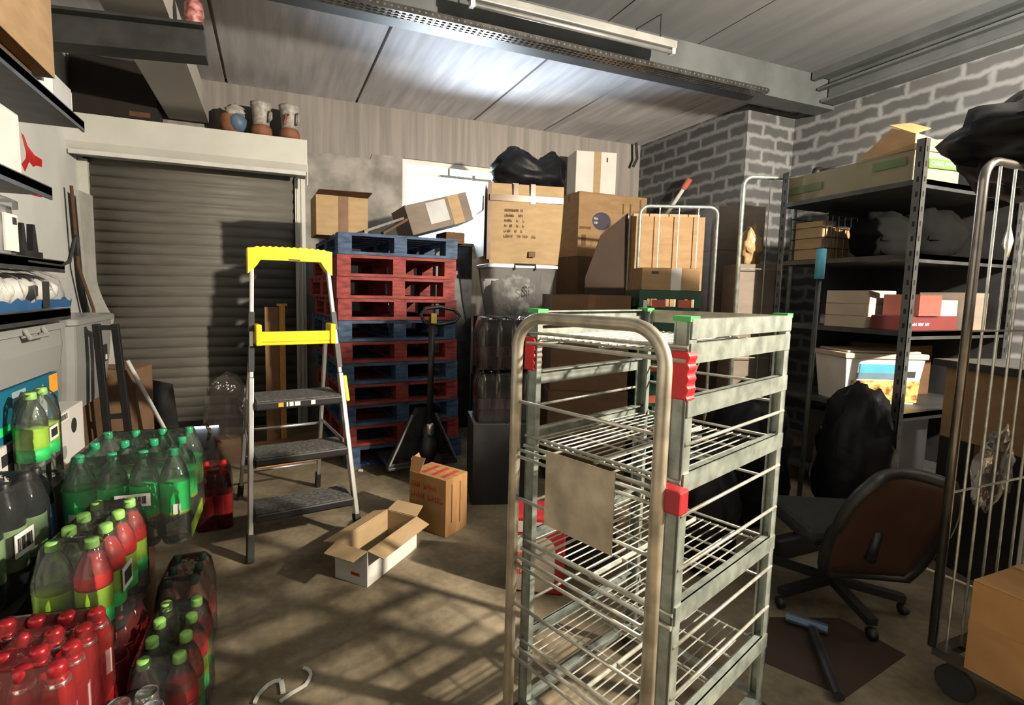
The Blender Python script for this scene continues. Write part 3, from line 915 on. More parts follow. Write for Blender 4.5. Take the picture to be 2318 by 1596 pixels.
# crumpled clear film by the shutter
rnd = random.Random(4)
rows = []
for i in range(15):
    a = i / 14
    row = []
    for j in range(13):
        b = j / 12
        r_ = (.165 - .04 * a) * (1 + .42 * noise.noise(Vector((math.cos(b * 2 * math.pi) * 2.6, math.sin(b * 2 * math.pi) * 2.6, a * 4 + 2))))
        th = b * 2 * math.pi
        row.append((r_ * math.cos(th), .75 * r_ * math.sin(th), (.70 * a - .12 * a * a * (.5 + .5 * math.cos(th * 2))) * (1 + .08 * noise.noise(Vector((b * 4, 3, 1))))))
    rows.append(row)
pf = MB().sheet(rows).build('plastic_film', clear('heaped_clear_film', (0.96, 0.95, 0.94), milk=0.035, gloss_rough=0.12, milk_col=(0.6, 0.55, 0.5), fres=1.22, bump=0.9, bscale=9))
tag(place(pf, (-.33, 4.32, .0)), 'crumpled clear plastic film heaped on brown card by the shutter', 'plastic film')
bb = carton('low brown carton inside the crumpled clear film by the shutter', (-.33, 4.32, 0), (.17, .13, .2), 12, cardd, 'none')

# bits on the floor
def ribbon(name, pts, w_, h_, m, label, cat):
    b = MB()
    for i in range(len(pts) - 1):
        b.bar((*pts[i], h_ / 2), (*pts[i + 1], h_ / 2), w_, h_)
    return tag(b.build(name, m), label, cat)
ST = thing('plastic_strip', 'clear curled plastic strip lying on the floor at the front', 'plastic strip', (0, 0, 0))
def rib(pts, parent, w_=.011):
    b = MB()
    v = [Vector((x, y, .004)) for x, y in pts]
    L, Rr = [], []
    for i, p in enumerate(v):
        d = (v[min(i + 1, len(v) - 1)] - v[max(i - 1, 0)]).normalized()
        s = Vector((-d.y, d.x, 0)) * w_ / 2
        L.append(p + s); Rr.append(p - s)
    for i in range(len(v) - 1):
        b.slab([Rr[i], Rr[i + 1], L[i + 1], L[i]], .006)
    return b.build('strip', whitep, parent)
rib([(.086, 1.809), (.098, 1.800), (.106, 1.784), (.108, 1.763), (.100, 1.742), (.088, 1.723), (.066, 1.712), (.043, 1.702), (.006, 1.676)], ST)
rib([(.009, 1.775), (-.012, 1.777), (-.031, 1.768), (-.050, 1.748), (-.063, 1.725), (-.072, 1.700)], ST)
rib([(.010, 1.772), (.014, 1.745), (.016, 1.712)], ST, .016)
tag(MB().slab([(.585, 3.79, .002), (.62, 3.77, .002), (.625, 3.80, .002), (.60, 3.815, .002)], .008).build('paper_scrap', paper), 'small white paper scrap on the floor below the pallet stack', 'paper')
# ------------------------------------------------------------ back corner: tall carton stacks, tub, black bag
def lumpy(name, c, r, m, seed=1, amp=.18, fq=2.2, flat=None, n=(18, 28), parent=None, shape=None):
    """bag-like body: a noisy ellipsoid with a flattened underside"""
    vs, fs = [], []
    a_, b_ = n
    for i in range(a_ + 1):
        th = math.pi * i / a_
        for j in range(b_):
            ph = 2 * math.pi * j / b_
            d = Vector((math.sin(th) * math.cos(ph), math.sin(th) * math.sin(ph), math.cos(th)))
            k = 1 + amp * noise.noise(d * fq + Vector((seed * 3.1, seed, 0))) + amp * .5 * noise.noise(d * fq * 2.7 + Vector((seed, 0, seed)))
            p = Vector((d.x * r[0], d.y * r[1], d.z * r[2])) * k
            if shape:
                p = shape(p)
            p = p + Vector(c)
            if flat is not None and p.z < flat:
                p.z = flat + (p.z - flat) * .02
            vs.append(p)
    for i in range(a_):
        for j in range(b_):
            k = (j + 1) % b_
            fs.append((i * b_ + j, (i + 1) * b_ + j, (i + 1) * b_ + k, i * b_ + k))
    return MB().add(vs, fs).build(name, m, parent, smooth=True)

def tub(label, loc, rz, top, bot, h_, m, lidm, fill=True, name='storage_tub', handle=True):
    o = thing(name, label, 'tub', loc, rz)
    tw, td = top
    bw, bd = bot
    def ring(w_, d_, z, k=.05):
        p = []
        for cx_, cy_, a0 in ((w_ / 2 - k, d_ / 2 - k, 0), (-w_ / 2 + k, d_ / 2 - k, 90), (-w_ / 2 + k, -d_ / 2 + k, 180), (w_ / 2 - k, -d_ / 2 + k, 270)):
            for q in range(5):
                a = R(a0 + 90 * q / 4)
                p.append((cx_ + k * math.cos(a), cy_ + k * math.sin(a), z))
        return p
    rings = [ring(bw, bd, .004), ring(bw + (tw - bw) * .5, bd + (td - bd) * .5, h_ * .5), ring(tw - .03, td - .03, h_ - .04), ring(tw - .03, td - .03, h_ - .03)]
    n = len(rings[0])
    vs = [p for g in rings for p in g]
    fs = [tuple(range(n - 1, -1, -1))]
    for i in range(len(rings) - 1):
        for k in range(n):
            l = (k + 1) % n
            fs.append((i * n + k, i * n + l, (i + 1) * n + l, (i + 1) * n + k))
    MB().add(vs, fs).build('tub_body', m, o, smooth=False)
    rings = [ring(tw, td, h_ - .035), ring(tw, td, h_ - .008), ring(tw - .03, td - .03, h_)]
    vs = [p for g in rings for p in g]
    fs = [tuple(range(n - 1, -1, -1)), tuple(2 * n + k for k in range(n))]
    for i in range(2):
        for k in range(n):
            l = (k + 1) % n
            fs.append((i * n + k, i * n + l, (i + 1) * n + l, (i + 1) * n + k))
    MB().add(vs, fs).build('lid', lidm, o)
    if handle:
        y = -td / 2 - .006
        MB().tube([(-.10, y, h_ - .055), (-.10, y, h_ - .005), (.10, y, h_ - .005), (.10, y, h_ - .055)], .009, 8).build('clip_handle', blackp, o)
    if fill:
        lumpy('contents', (0, 0, h_ * .42), (bw * .36, bd * .36, h_ * .38), mat('mixed_contents', (.20, .19, .18), .8, 0, .8, 9, col2=(.62, .6, .55), contrast=(.45, .7), detail=2), 3, .25, 4, .012, parent=o)
    return o

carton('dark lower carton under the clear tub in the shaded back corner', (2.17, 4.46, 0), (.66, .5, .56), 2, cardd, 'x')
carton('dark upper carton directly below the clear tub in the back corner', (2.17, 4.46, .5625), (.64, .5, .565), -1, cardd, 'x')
t1 = tub('clear plastic tub with white lid and black handle under the big carton', (2.18, 4.45, 1.130), -6, (.69, .46), (.52, .36), .49, tubclear, whitep)
text('lettering', 'Si', .13, ink, t1, (.02, -.232, .24), (R(84), 0, R(8)), sx=.8)
# big bulging carton
bc = thing('carton', 'largest taped brown carton, bulging, on top of the clear tub', 'carton', (2.19, 4.47, 1.6215), -9)
rows = []
W2, D2, Hc = .355, .255, .70
vs, fs = [], []
nz, nr = 8, 8
def bulge(u, v):
    return 1 + .05 * math.sin(math.pi * u) * math.sin(math.pi * v)
for i in range(nz + 1):
    z = Hc * i / nz
    sc = 1 - .08 * (1 - i / nz) ** 2
    ring = []
    for s in range(4):
        for k in range(nr):
            t = k / nr
            x, y = ((-1 + 2 * t, -1), (1, -1 + 2 * t), (1 - 2 * t, 1), (-1, 1 - 2 * t))[s]
            o_ = .03 * math.sin(math.pi * t) * math.sin(math.pi * i / nz)
            nx, ny = ((0, -1), (1, 0), (0, 1), (-1, 0))[s]
            ring.append(((x * W2 + nx * o_) * sc, (y * D2 + ny * o_) * sc, z))
    vs += ring
m_ = 4 * nr
for i in range(nz):
    for k in range(m_):
        l = (k + 1) % m_
        fs.append((i * m_ + k, i * m_ + l, (i + 1) * m_ + l, (i + 1) * m_ + k))
fs.append(tuple(range(m_ - 1, -1, -1)))
fs.append(tuple(nz * m_ + k for k in range(m_)))
MB().add(vs, fs).build('carton_body', cardl, bc)
e = .287
MB().bx(-W2 + .01, W2 - .01, -D2 - .025, -D2 - .022 + .02, .545, .60).bx(-W2 - .003, W2 + .003, -.03, .03, Hc, Hc + .002).build('tape', tape, bc)
MB().bx(-W2 - .006, -W2 + .03, -D2 - .006, -D2 + .02, .03, Hc + .001).build('corner_tape', tape, bc)
for x in (-.13, .03):
    MB().bx(x, x + .045, -D2 - .027, -D2 + .01, .53 if x > 0 else .60, Hc + .003).build('tape', tape, bc)
marks(bc, -.20, .22, .34, .27, -D2 - .026, ['BRANDY T', 'ITEM  NO', 'QTY  7  P', 'G W  9  K', 'N W  7  K', 'MEAS  IN CTN  CM'], brownink, 2)
MB().bx(.03, .09, -D2 - .02, -D2 - .012, .06, .11).build('lettering', brownink, bc)
MB().slab([(-W2 - .028, .16, .60), (-W2 - .028, -.18, .60), (-W2 - .032, -.17, .47), (-W2 - .032, .17, .47)], -.003).build('white_label', paper, bc)
MB().slab([(-W2 - .018, .22, .06), (-W2 - .022, -.22, .06), (-W2 - .022, -.23, .68), (-W2 - .020, .23, .68)], .002).build('white_panel', cardw, bc)

def bagshape(p):
    x = p.x
    lobe = 1 + .45 * math.exp(-((x + .22) / .14) ** 2) + .62 * math.exp(-((x - .27) / .13) ** 2) - .30 * math.exp(-((x - .04) / .13) ** 2)
    if p.z > 0:
        p.z *= lobe
    return p
bg1 = lumpy('bin_bag', (0, 0, .15), (.39, .22, .20), blackbag, 5, .16, 2.6, 0.0, (26, 40), shape=bagshape)
tag(place(bg1, (2.33, 4.53, 2.3265)), 'knotted black bin bag lying on the largest taped carton', 'bin bag')

# cartons against the back wall, beyond the big one
carton('plain brown lower carton standing at the foot of the back wall corner', (3.66, 5.2, 0), (.92, .46, .9), 0, cardd, 'x')
carton('plain brown middle carton in the back wall corner stack', (3.66, 5.2, .9025), (.92, .46, .88), 0, cardd, 'x')
lc = carton('wide brown carton with a blue round emblem against the back wall', (3.66, 5.2, 1.785), (.93, .42, .71), 0, card, 'x')
bl = MB().lathe([(.0, -.001), (.10, -.001), (.10, 0)], 20, (0, 0, 0), 'y').xform(Matrix.Translation((-.16, -.211, .40)) @ Matrix.Diagonal((1.25, 1, 1, 1))).build('round_emblem', mat('violet_ink', (.055, .045, .07), .7), lc)
marks(lc, -.26, .36, .2, .09, -.2125, ['EST', 'BRS'], paper, 12)
MB().bx(-.45, -.30, -.2115, -.2105, .30, .33).bx(-.42, -.36, -.2115, -.2105, .12, .24).build('clear_tape', tape, lc)
for x in (.12, .22, .36):
    MB().bx(x, x + .02, -.2115, -.2105, .50 if x < .3 else .48, .62 if x < .3 else .68).build('lettering', brownink, lc)
wc = carton('white carton split by a brown tape band, on the emblem carton', (3.49, 5.22, 2.4975), (.48, .30, .47), -12, cardw, 'none')
MB().bx(-.03, .055, -.1515, -.150, 0, .47).build('tape_band', cardl, wc)
MB().bx(.12, .135, -.1512, -.150, .36, .41).build('lettering', ink, wc)
wl = MB().rod((4.30, 4.95, 2.20), (4.36, 4.62, 2.62), .022, 10).build('pole_body', whitep)
po = thing('leaning_pole', 'pale pole with a red end leaning on the blockwork wall', 'pole', (0, 0, 0))
wl.parent = po
MB().rod((4.30, 4.95, 2.20), (4.22, 5.3, .02), .022, 10).build('pole_body', whitep, po)
MB().rod((4.352, 4.66, 2.57), (4.365, 4.59, 2.66), .034, 10).build('red_end', mat('faded_red', (.55, .14, .11), .6), po)
wp = MB().tube([(4.25, 5.40, 3.24), (4.26, 5.38, 3.05), (4.22, 5.40, 2.95)], .018, 8)
tag(wp.build('wall_bracket', darkmetal), 'small dark bracket high in the back right corner', 'bracket')

dc = thing('cabinet', 'added dark block filling the gap between pallet stack and clear tub', 'cabinet', (1.66, 4.98, 0))  # invented block, added to keep this gap dark
MB().bx(-.19, .19, -.22, .22, 0, 1.80).build('filler_body', blackp, dc, bevel=.006)
MB().bx(-.20, .20, -.23, .23, 1.80, 1.825).build('filler_top', cardg, dc)
MB().bx(-.185, .185, -.226, -.2205, .05, 1.76).build('door', darkmetal, dc)

# tall carton and dark bottle packs in the shade behind the trolley
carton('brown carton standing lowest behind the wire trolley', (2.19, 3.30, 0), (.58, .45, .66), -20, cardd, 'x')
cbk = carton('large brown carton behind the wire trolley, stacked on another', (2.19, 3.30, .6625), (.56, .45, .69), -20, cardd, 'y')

# ------------------------------------------------------------ roll cages
def cage(label, loc, rz, w_, d_, h_, sides, base=True, m=None, nw=5, cross=3, r_=.014, basez=.17):
    """tube-framed roll cage; sides = which of front/back/left/right panels are fitted"""
    o = thing('roll_cage', label, 'roll cage', loc, rz)
    m = m or galv
    def panel(p0, p1):
        p0, p1 = Vector(p0), Vector(p1)
        d = (p1 - p0).normalized()
        L = (p1 - p0).length
        k = .07
        pts = [p0 + Vector((0, 0, basez)), p0 + Vector((0, 0, h_ - k))]
        for q in range(1, 6):
            a = math.pi / 2 * q / 6
            pts.append(p0 + d * (k - k * math.cos(a)) + Vector((0, 0, h_ - k + k * math.sin(a))))
        pts += [p0 + d * k + Vector((0, 0, h_)), p1 - d * k + Vector((0, 0, h_))]
        for q in range(1, 6):
            a = math.pi / 2 * q / 6
            pts.append(p1 - d * (k - k * math.sin(a)) + Vector((0, 0, h_ - k + k * math.cos(a))))
        pts += [p1 + Vector((0, 0, h_ - k)), p1 + Vector((0, 0, basez))]
        f_ = MB().tube(pts, r_, 10).build('side_frame', m, o, smooth=True)
        wv = MB()
        for i in range(1, nw + 1):
            q = p0 + d * (L * i / (nw + 1))
            wv.rod(q + Vector((0, 0, basez)), q + Vector((0, 0, h_)), .004, 6)
        for i in range(1, cross + 1):
            z = basez + (h_ - basez) * i / (cross + 1)
            wv.rod(p0 + Vector((0, 0, z)), p1 + Vector((0, 0, z)), .004, 6)
        wv.build('wire_mesh', wirem, f_)
        return f_
    c4 = {'front': ((0, 0, 0), (w_, 0, 0)), 'back': ((0, d_, 0), (w_, d_, 0)), 'left': ((0, 0, 0), (0, d_, 0)), 'right': ((w_, 0, 0), (w_, d_, 0))}
    for s in sides:
        panel(*c4[s])
    b = MB()
    b.bx(0, w_, 0, .035, basez - .03, basez).bx(0, w_, d_ - .035, d_, basez - .03, basez).bx(0, .035, .035, d_ - .035, basez - .03, basez).bx(w_ - .035, w_, .035, d_ - .035, basez - .03, basez)
    for i in range(1, 8):
        b.bx(w_ * i / 8 - .006, w_ * i / 8 + .006, .035, d_ - .035, basez - .014, basez)
    b.build('base_frame', m, o)
    for x in (.05, w_ - .05):
        for y in (.05, d_ - .05):
            MB().lathe([(.05, -.014), (.056, -.008), (.056, .008), (.05, .014)], 16, (x, y, .056), 'x').bx(x - .02, x + .02, y - .02, y + .02, .10, basez - .03).build('castor', rubber, o)
    return o

cg = cage('galvanised roll cage of flattened cardboard behind the wire trolley', (2.83, 3.50, 0), -21, .64, .60, 2.085, ('front', 'back'), nw=3, cross=1)
# flattened cardboard standing in it
import itertools
for i in range(9):
    hgt = (1.84, 1.87, 1.86, 1.82, 1.86, 1.60, 1.83, 1.52, 1.85)[i]
    wd = (.60, .56, .58, .61, .59, .56, .55, .60, .57)[i]
    y = .07 + i * .055
    s = MB().bx(-wd / 2, wd / 2, -.019, .019, 0, hgt)
    o = s.build('flattened_carton', (card, cardl)[i % 2])
    p = Vector((.26, y, .171))
    a = R(-21)
    place(o, (2.83 + p.x * math.cos(a) - p.y * math.sin(a), 3.50 + p.x * math.sin(a) + p.y * math.cos(a), p.z), -21 + (i % 3 - 1) * .8)
    tag(o, ('front flattened carton standing upright in the cardboard roll cage' if i == 0 else 'flattened cartons standing upright behind the front one in the roll cage'), 'cardboard', 'flattened cartons in the roll cage')
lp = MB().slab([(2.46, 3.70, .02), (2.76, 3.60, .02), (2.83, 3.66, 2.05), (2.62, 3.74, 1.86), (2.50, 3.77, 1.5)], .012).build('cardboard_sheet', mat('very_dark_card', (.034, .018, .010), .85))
tag(lp, 'dark brown cardboard sheet leaning beside the roll cage of cardboard', 'cardboard')

# green crates in front of the cage with a carton on top
def crate(loc, rz, label):
    o = thing('plastic_crate', label, 'crate', loc, rz, 'dark green stacking crates')
    w_, d_, h_ = .44, .34, .232
    b = MB().bx(-w_ / 2, w_ / 2, -d_ / 2, d_ / 2, 0, .012)
    for z0, z1 in ((.012, .05), (.085, .11), (.17, h_)):
        b.bx(-w_ / 2, w_ / 2, -d_ / 2, -d_ / 2 + .014, z0, z1).bx(-w_ / 2, w_ / 2, d_ / 2 - .014, d_ / 2, z0, z1)
        b.bx(-w_ / 2, -w_ / 2 + .014, -d_ / 2 + .014, d_ / 2 - .014, z0, z1).bx(w_ / 2 - .014, w_ / 2, -d_ / 2 + .014, d_ / 2 - .014, z0, z1)
    for x in (-.2, -.07, .07, .2):
        b.bx(x - .02, x + .02, -d_ / 2, -d_ / 2 + .012, .05, .17).bx(x - .02, x + .02, d_ / 2 - .012, d_ / 2, .05, .17)
    for y in (-.12, 0, .12):
        b.bx(-w_ / 2, -w_ / 2 + .012, y - .02, y + .02, .05, .17).bx(w_ / 2 - .012, w_ / 2, y - .02, y + .02, .05, .17)
    b.build('crate_body', dgreenp, o)
    for x0, x1 in ((-.13, -.03), (.06, .15)):
        MB().bx(x0, x1, -d_ / 2 - .002, -d_ / 2, .11, .165).build('red_card', mat('faded_orange_red', (.42, .09, .05), .7) if 'faded_orange_red' not in MATS else MATS['faded_orange_red'], o)
    MB().bx(-.19, -.16, -d_ / 2 - .002, -d_ / 2, .10, .16).build('pale_label', paper, o)
    return o
cr = crate((2.72, 3.08, 1.162), -21, 'dark green crate at the top of its stack, under a small carton')
wrd = ['at the floor', 'second from the floor', 'third from the floor', 'fourth from the floor', 'fifth from the floor']
for i in range(5):
    dup(cr, (2.72, 3.08, .0015 + .232 * i), -21 + (i % 2) * .8, f'dark green stacking crate {wrd[i]} behind the wire trolley')
sc_ = carton('small brown carton with a pale band on the top green crate', (2.725, 3.06, 1.396), (.42, .24, .16), -21, card, 'none')
MB().bx(.0, .075, -.1215, -.12, .0, .16).build('pale_band', cardw, sc_)
MB().bx(-.14, -.09, -.1215, -.12, .115, .135).build('hand_hole', ink, sc_)

# tall plain cartons right of the cage
for i, (z0, h_, lab) in enumerate(((0, .89, 'plain tan carton at the floor beside the cardboard roll cage'), (.89, .89, 'tall plain tan carton, middle of the stack beside the roll cage'), (1.78, .40, 'shallow tan carton topping the stack beside the cardboard roll cage'))):
    carton(lab, (4.02, 3.68, z0 + .001 * i), (.44, .36, h_), -20 + i, cardg, 'none', 'tan cartons beside the roll cage')

# second cage with bright bag, and wrapped goods
cg2 = cage('narrow roll cage with rounded top between tan cartons and dark shelving', (3.43, 3.04, 0), -20, .42, .36, 2.285, ('front',), nw=1, cross=2, r_=.016)
for i, (z0, h_) in enumerate(((.171, .45), (.622, .38), (1.003, .62))):
    carton(('greyish wrapped carton on the base of the narrow roll cage', 'greyish wrapped carton in the middle of the narrow roll cage', 'tall greyish wrapped carton under the crumpled bag in the cage')[i], (3.685, 3.14, z0), (.33, .25, h_), -20, cardg, 'none', 'wrapped cartons in the narrow cage')
bgm = clear('paper_bag_film', (0.9, .8, .65), milk=.7, gloss_rough=.3, milk_col=(.55, .36, .18), bump=.5)
bag2 = lumpy('plastic_bag', (0, 0, .14), (.10, .07, .16), bgm, 8, .45, 2.4, .0, (16, 22))
tag(place(bag2, (3.64, 3.12, 1.626)), 'crumpled pale and orange bag in the top of the narrow roll cage', 'bag')

# ------------------------------------------------------------ dark shelving on the right
SH = thing('shelving_unit', 'dark steel shelving unit along the blockwork wall on the right', 'shelving', (3.5, 1.88, 0))
SW, SD = 1.10, .95
def shp(y):
    return .085 * y / SD       # the unit stands slightly askew
def slotted_material():
    m = shelfmetal.copy()
    m.name = 'slotted_shelf_steel'
    t = m.node_tree
    b = t.nodes['Principled BSDF']
    src = b.inputs['Base Color'].links[0].from_socket
    tc = nd(t, 'ShaderNodeTexCoord')
    sp = nd(t, 'ShaderNodeSeparateXYZ')
    t.links.new(tc.outputs['Object'], sp.inputs[0])
    def op(kind, a, b_=None):
        n = t.nodes.new('ShaderNodeMath')
        n.operation = kind
        for i, v in enumerate((a, b_)):
            if v is None:
                continue
            if isinstance(v, (int, float)):
                n.inputs[i].default_value = v
            else:
                t.links.new(v, n.inputs[i])
        return n.outputs[0]
    ax, ay = op('ABSOLUTE', sp.outputs['X']), op('ABSOLUTE', sp.outputs['Y'])
    band = lambda v: op('MULTIPLY', op('GREATER_THAN', v, .016), op('LESS_THAN', v, .029))
    rep = op('LESS_THAN', op('FRACT', op('DIVIDE', sp.outputs['Z'], .085)), .36)
    mk = op('MULTIPLY', rep, op('MAXIMUM', band(ax), band(ay)))
    mix = nd(t, 'ShaderNodeMix')
    mix.data_type = 'RGBA'
    mix.inputs['B'].default_value = (.006, .006, .006, 1)
    t.links.new(mk, mix.inputs['Factor'])
    t.links.new(src, mix.inputs['A'])
    t.links.new(mix.outputs['Result'], b.inputs['Base Color'])
    return m
slotted = slotted_material()
posts = [(0, 0), (SW, 0), (shp(SD), SD), (SW + shp(SD), SD)]
for x, y in posts:
    sx = 1 if x < .3 else -1
    sy = 1 if y < .3 else -1
    p = MB().bx(min(0, sx * .045), max(0, sx * .045), min(0, sy * .004), max(0, sy * .004), 0, 2.285)
    p.bx(min(0, sx * .004), max(0, sx * .004), min(0, sy * .045), max(0, sy * .045), 0, 2.285)
    po_ = p.build('upright', slotted, SH)
    po_.location = (x, y, 0)
for z in (2.06, 1.63, 1.17, .67, .16):
    s = MB().slab([(.006, .006, z - .03), (SW - .006, .006, z - .03), (SW + shp(SD) - .006, SD - .006, z - .03), (shp(SD) + .006, SD - .006, z - .03)], .03)
    s.bx(.005, SW - .005, .006, .012, z - .05, z)
    s.build('shelf', shelfmetal, SH)

MB().bx(SW - .02, SW - .008, .05, SD - .05, .10, 2.28).build('shade_back', blackp, SH)  # added black boards keep the inside of the unit dark
MB().slab([(.52, SD - .06, .1), (SW, SD - .06, .1), (SW, SD - .06, 2.04), (.52, SD - .06, 2.04)], .01).build('shade_end', blackp, SH)
# on the shelving
def rel(x, y):
    return (3.5 + x, 1.88 + y)
og = mat('yellow_green_print', (.07, .16, .03), .6, 0, .1, 8)
oc2 = open_carton('open egg-coloured tray carton on top of the dark shelving', (3.785, 2.37, 2.0615), (.385, .86, .185), -6, mat('buff_print', (.26, .225, .135), .7, 0, .08, 6), card,
                  {'-y': (-28, .0001), '+x': (40, .14)})
# high near end with hand hole, its lettering band, and the raised flaps
he = MB()
y = -.441
pts = [(-.2, y, .18), (.2, y, .18), (.2, y, .235), (.09, y, .265), (-.04, y, .25), (-.2, y, .275)]
he.slab(pts, -.006)
he.build('end_panel', mat('buff_print', (.5, .43, .26)) if 'buff_print' not in MATS else MATS['buff_print'], oc2)
MB().bx(.08, .165, y - .0025, y - .0005, .165, .195).build('hand_hole', ink, oc2)
MB().bx(-.08, .18, y - .0022, y - .0008, .085, .140).build('green_band', og, oc2)
text('lettering', 'OAKLANDS', .040, paper, oc2, (.05, y - .0028, .112), (R(90), 0, 0), sx=1.05)
MB().bx(-.2028, -.2012, -.40, -.20, .10, .15).build('green_band', mat('dull_green_print', (.12, .17, .07), .7), oc2)
MB().bx(-.2028, -.2012, .15, .40, .06, .11).build('green_band', MATS['dull_green_print'], oc2)
MB().slab([(-.2, -.43, .27), (-.17, -.43, .28), (.12, -.30, .37), (.0, -.26, .40), (-.2, -.28, .36)], .005).build('flap', cardo, oc2)
MB().slab([(-.2, -.44, .27), (-.2, -.30, .34), (-.2, -.10, .19), (-.2, -.44, .18)], .005).build('flap', card, oc2)
rl_ = thing('foil_roll', 'silver roll with a dark end lying in the buff tray carton', 'roll', (3.78, 2.50, 2.265), 100)
MB().lathe([(.035, -.16), (.035, .16)], 16, (0, 0, 0), 'x').build('roll_body', foil, rl_, smooth=True)
MB().lathe([(.05, .16), (.052, .20), (.03, .21)], 16, (0, 0, 0), 'x').build('dark_end', blackp, rl_, smooth=True)
g1 = lumpy('goods_bag', (0, 0, .08), (.12, .24, .08), mat('dim_bag', (.03, .028, .027), .5), 11, .3, 2.4, 0, (14, 22))
tag(place(g1, (3.79, 2.40, 2.068)), 'dark crumpled bag lying inside the buff tray carton', 'bag')
# second level: wire basket with brown packs at the far end, dark bags
wb = thing('wire_basket', 'wire basket holding brown packs at the far end of the shelving', 'basket', (3.62, 2.50, 1.6315))
b = MB()
for i in range(6):
    x = .0 + .33 * i / 5
    b.rod((x, 0, 0), (x, 0, .31), .004, 6).rod((x, .26, 0), (x, .26, .31), .004, 6)
for i in range(5):
    z = .004 + .304 * i / 4
    b.tube([(0, 0, z), (.33, 0, z), (.33, .26, z), (0, .26, z)], .004, 6, closed=True)
b.build('wire_mesh', darkmetal, wb)
carton('brown paper pack inside the wire basket on the shelving', (3.70, 2.63, 1.637), (.14, .2, .27), 0, cardl, 'none')
carton('second brown pack, deeper in the wire basket on the shelving', (3.86, 2.63, 1.637), (.14, .2, .24), 0, card, 'none')
for i, (x, y, r_) in enumerate(((3.72, 2.2, (.17, .17, .16)), (4.10, 2.15, (.19, .2, .19)))):
    g = lumpy('goods_bag', (0, 0, r_[2] * .8), r_, mat('dark_goods_%d' % i, (.008, .008, .008),  1.0, spec=.0), 20 + i, .3, 2.4, 0, (14, 22))
    tag(place(g, (x, y, 1.632)), ('dark bag on the second shelf behind the near upright', 'dark bag on the second shelf, right of the near upright')[i], 'bag')
# third level: cream and red cartons
CRE = 'cream cartons on the third shelf'
for i, (z0, dz, lab) in enumerate(((1.1715, .078, 'bottom cream carton of three on the third shelf'), (1.2505, .078, 'middle cream carton of three on the third shelf'), (1.3295, .085, 'top cream carton of three, flap loose, on the third shelf'))):
    k = carton(lab, (3.70, 2.28, z0), (.27, .27, dz), -4 + i, cream, 'none', CRE)
    if i == 2:
        MB().slab([(-.135, -.135, .085), (-.02, -.135, .085), (-.03, -.20, .06), (-.12, -.19, .07)], .003).build('flap', cream, k)
k = carton('red carton beside the cream cartons on the third shelf', (3.745, 2.00, 1.261), (.22, .2, .13), 0, redcard, 'none')
k = carton('long dark red carton under the red one on the third shelf', (3.82, 2.02, 1.1715), (.50, .21, .088), 0, mat('maroon_card', (.12, .02, .02), .6), 'none')
marks(k, -.23, .025, .4, .03, -.106, ['VALUE PACK RED'], paper, 6)
k = carton('cream paper pack on the dark red carton, third shelf', (3.97, 2.0, 1.261), (.19, .17, .1), 3, cream, 'none')
k = carton('grey carton at the right end of the third shelf', (4.22, 2.02, 1.1715), (.26, .25, .24), 0, cardg, 'none')
# fourth level: square tub with a chips picture
ft = thing('chips_tub', 'white square tub with a blue band and golden chips picture on the low shelf', 'tub', (3.80, 2.26, .671), -24)
def sq(w_, d_, z):
    return [(-w_ / 2, -d_ / 2, z), (w_ / 2, -d_ / 2, z), (w_ / 2, d_ / 2, z), (-w_ / 2, d_ / 2, z)]
vs = sq(.44, .28, 0) + sq(.50, .33, .30)
MB().add(vs, [(3, 2, 1, 0), (0, 1, 5, 4), (1, 2, 6, 5), (2, 3, 7, 6), (3, 0, 4, 7)]).build('tub_body', whitep, ft)
MB().bx(-.265, .265, -.18, .18, .30, .335).bx(-.235, .235, -.15, .15, .335, .35).build('lid', cream, ft, bevel=.008)
def onface(x0, x1, z0, z1, m, nm, e=.003):
    yy = lambda z: -.14 - .025 * z / .30 - e
    MB().slab([(x0, yy(z0), z0), (x1, yy(z0), z0), (x1, yy(z1), z1), (x0, yy(z1), z1)], .001).build(nm, m, ft)
onface(-.16, .09, .205, .265, mat('sky_blue_print', (.06, .28, .42), .5), 'blue_band')
onface(-.17, .10, .165, .205, mat('grey_blue_print', (.10, .17, .21), .5), 'grey_blue_band')  # grey-blue strip just under the blue band
onface(.13, .20, .18, .22, ink, 'lettering')
chips = mat('golden_chips', (.30, .13, .03), .6, 0, .5, 24, col2=(.70, .48, .14), contrast=(.38, .6))
onface(-.20, .235, .012, .155, chips, 'chips_picture')
onface(-.17, -.02, .03, .06, mat('dark_brown_print', (.05, .02, .01), .6), 'lettering', .0045)
carton('dark carton at the back of the low shelf beside the tub', (4.37, 2.45, .671), (.28, .4, .36), 0, cardd, 'none')
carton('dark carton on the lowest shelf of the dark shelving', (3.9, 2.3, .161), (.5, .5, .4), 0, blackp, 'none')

# mop with blue grip
mp = thing('broom', 'dark broom handle with a blue grip before the dark shelving', 'broom', (2.57, 1.80, 0))
MB().rod((0, 0, .1), (.02, 0, 1.60), .012, 10).build('handle', darkmetal, mp, smooth=True)
MB().rod((.018, 0, 1.455), (.02, 0, 1.605), .022, 12).build('blue_grip', mat('light_blue_grip', (.10, .42, .62), .5), mp, smooth=True)
MB().bx(-.16, .16, -.03, .03, .0, .11).build('brush_head', blackp, mp, bevel=.01)

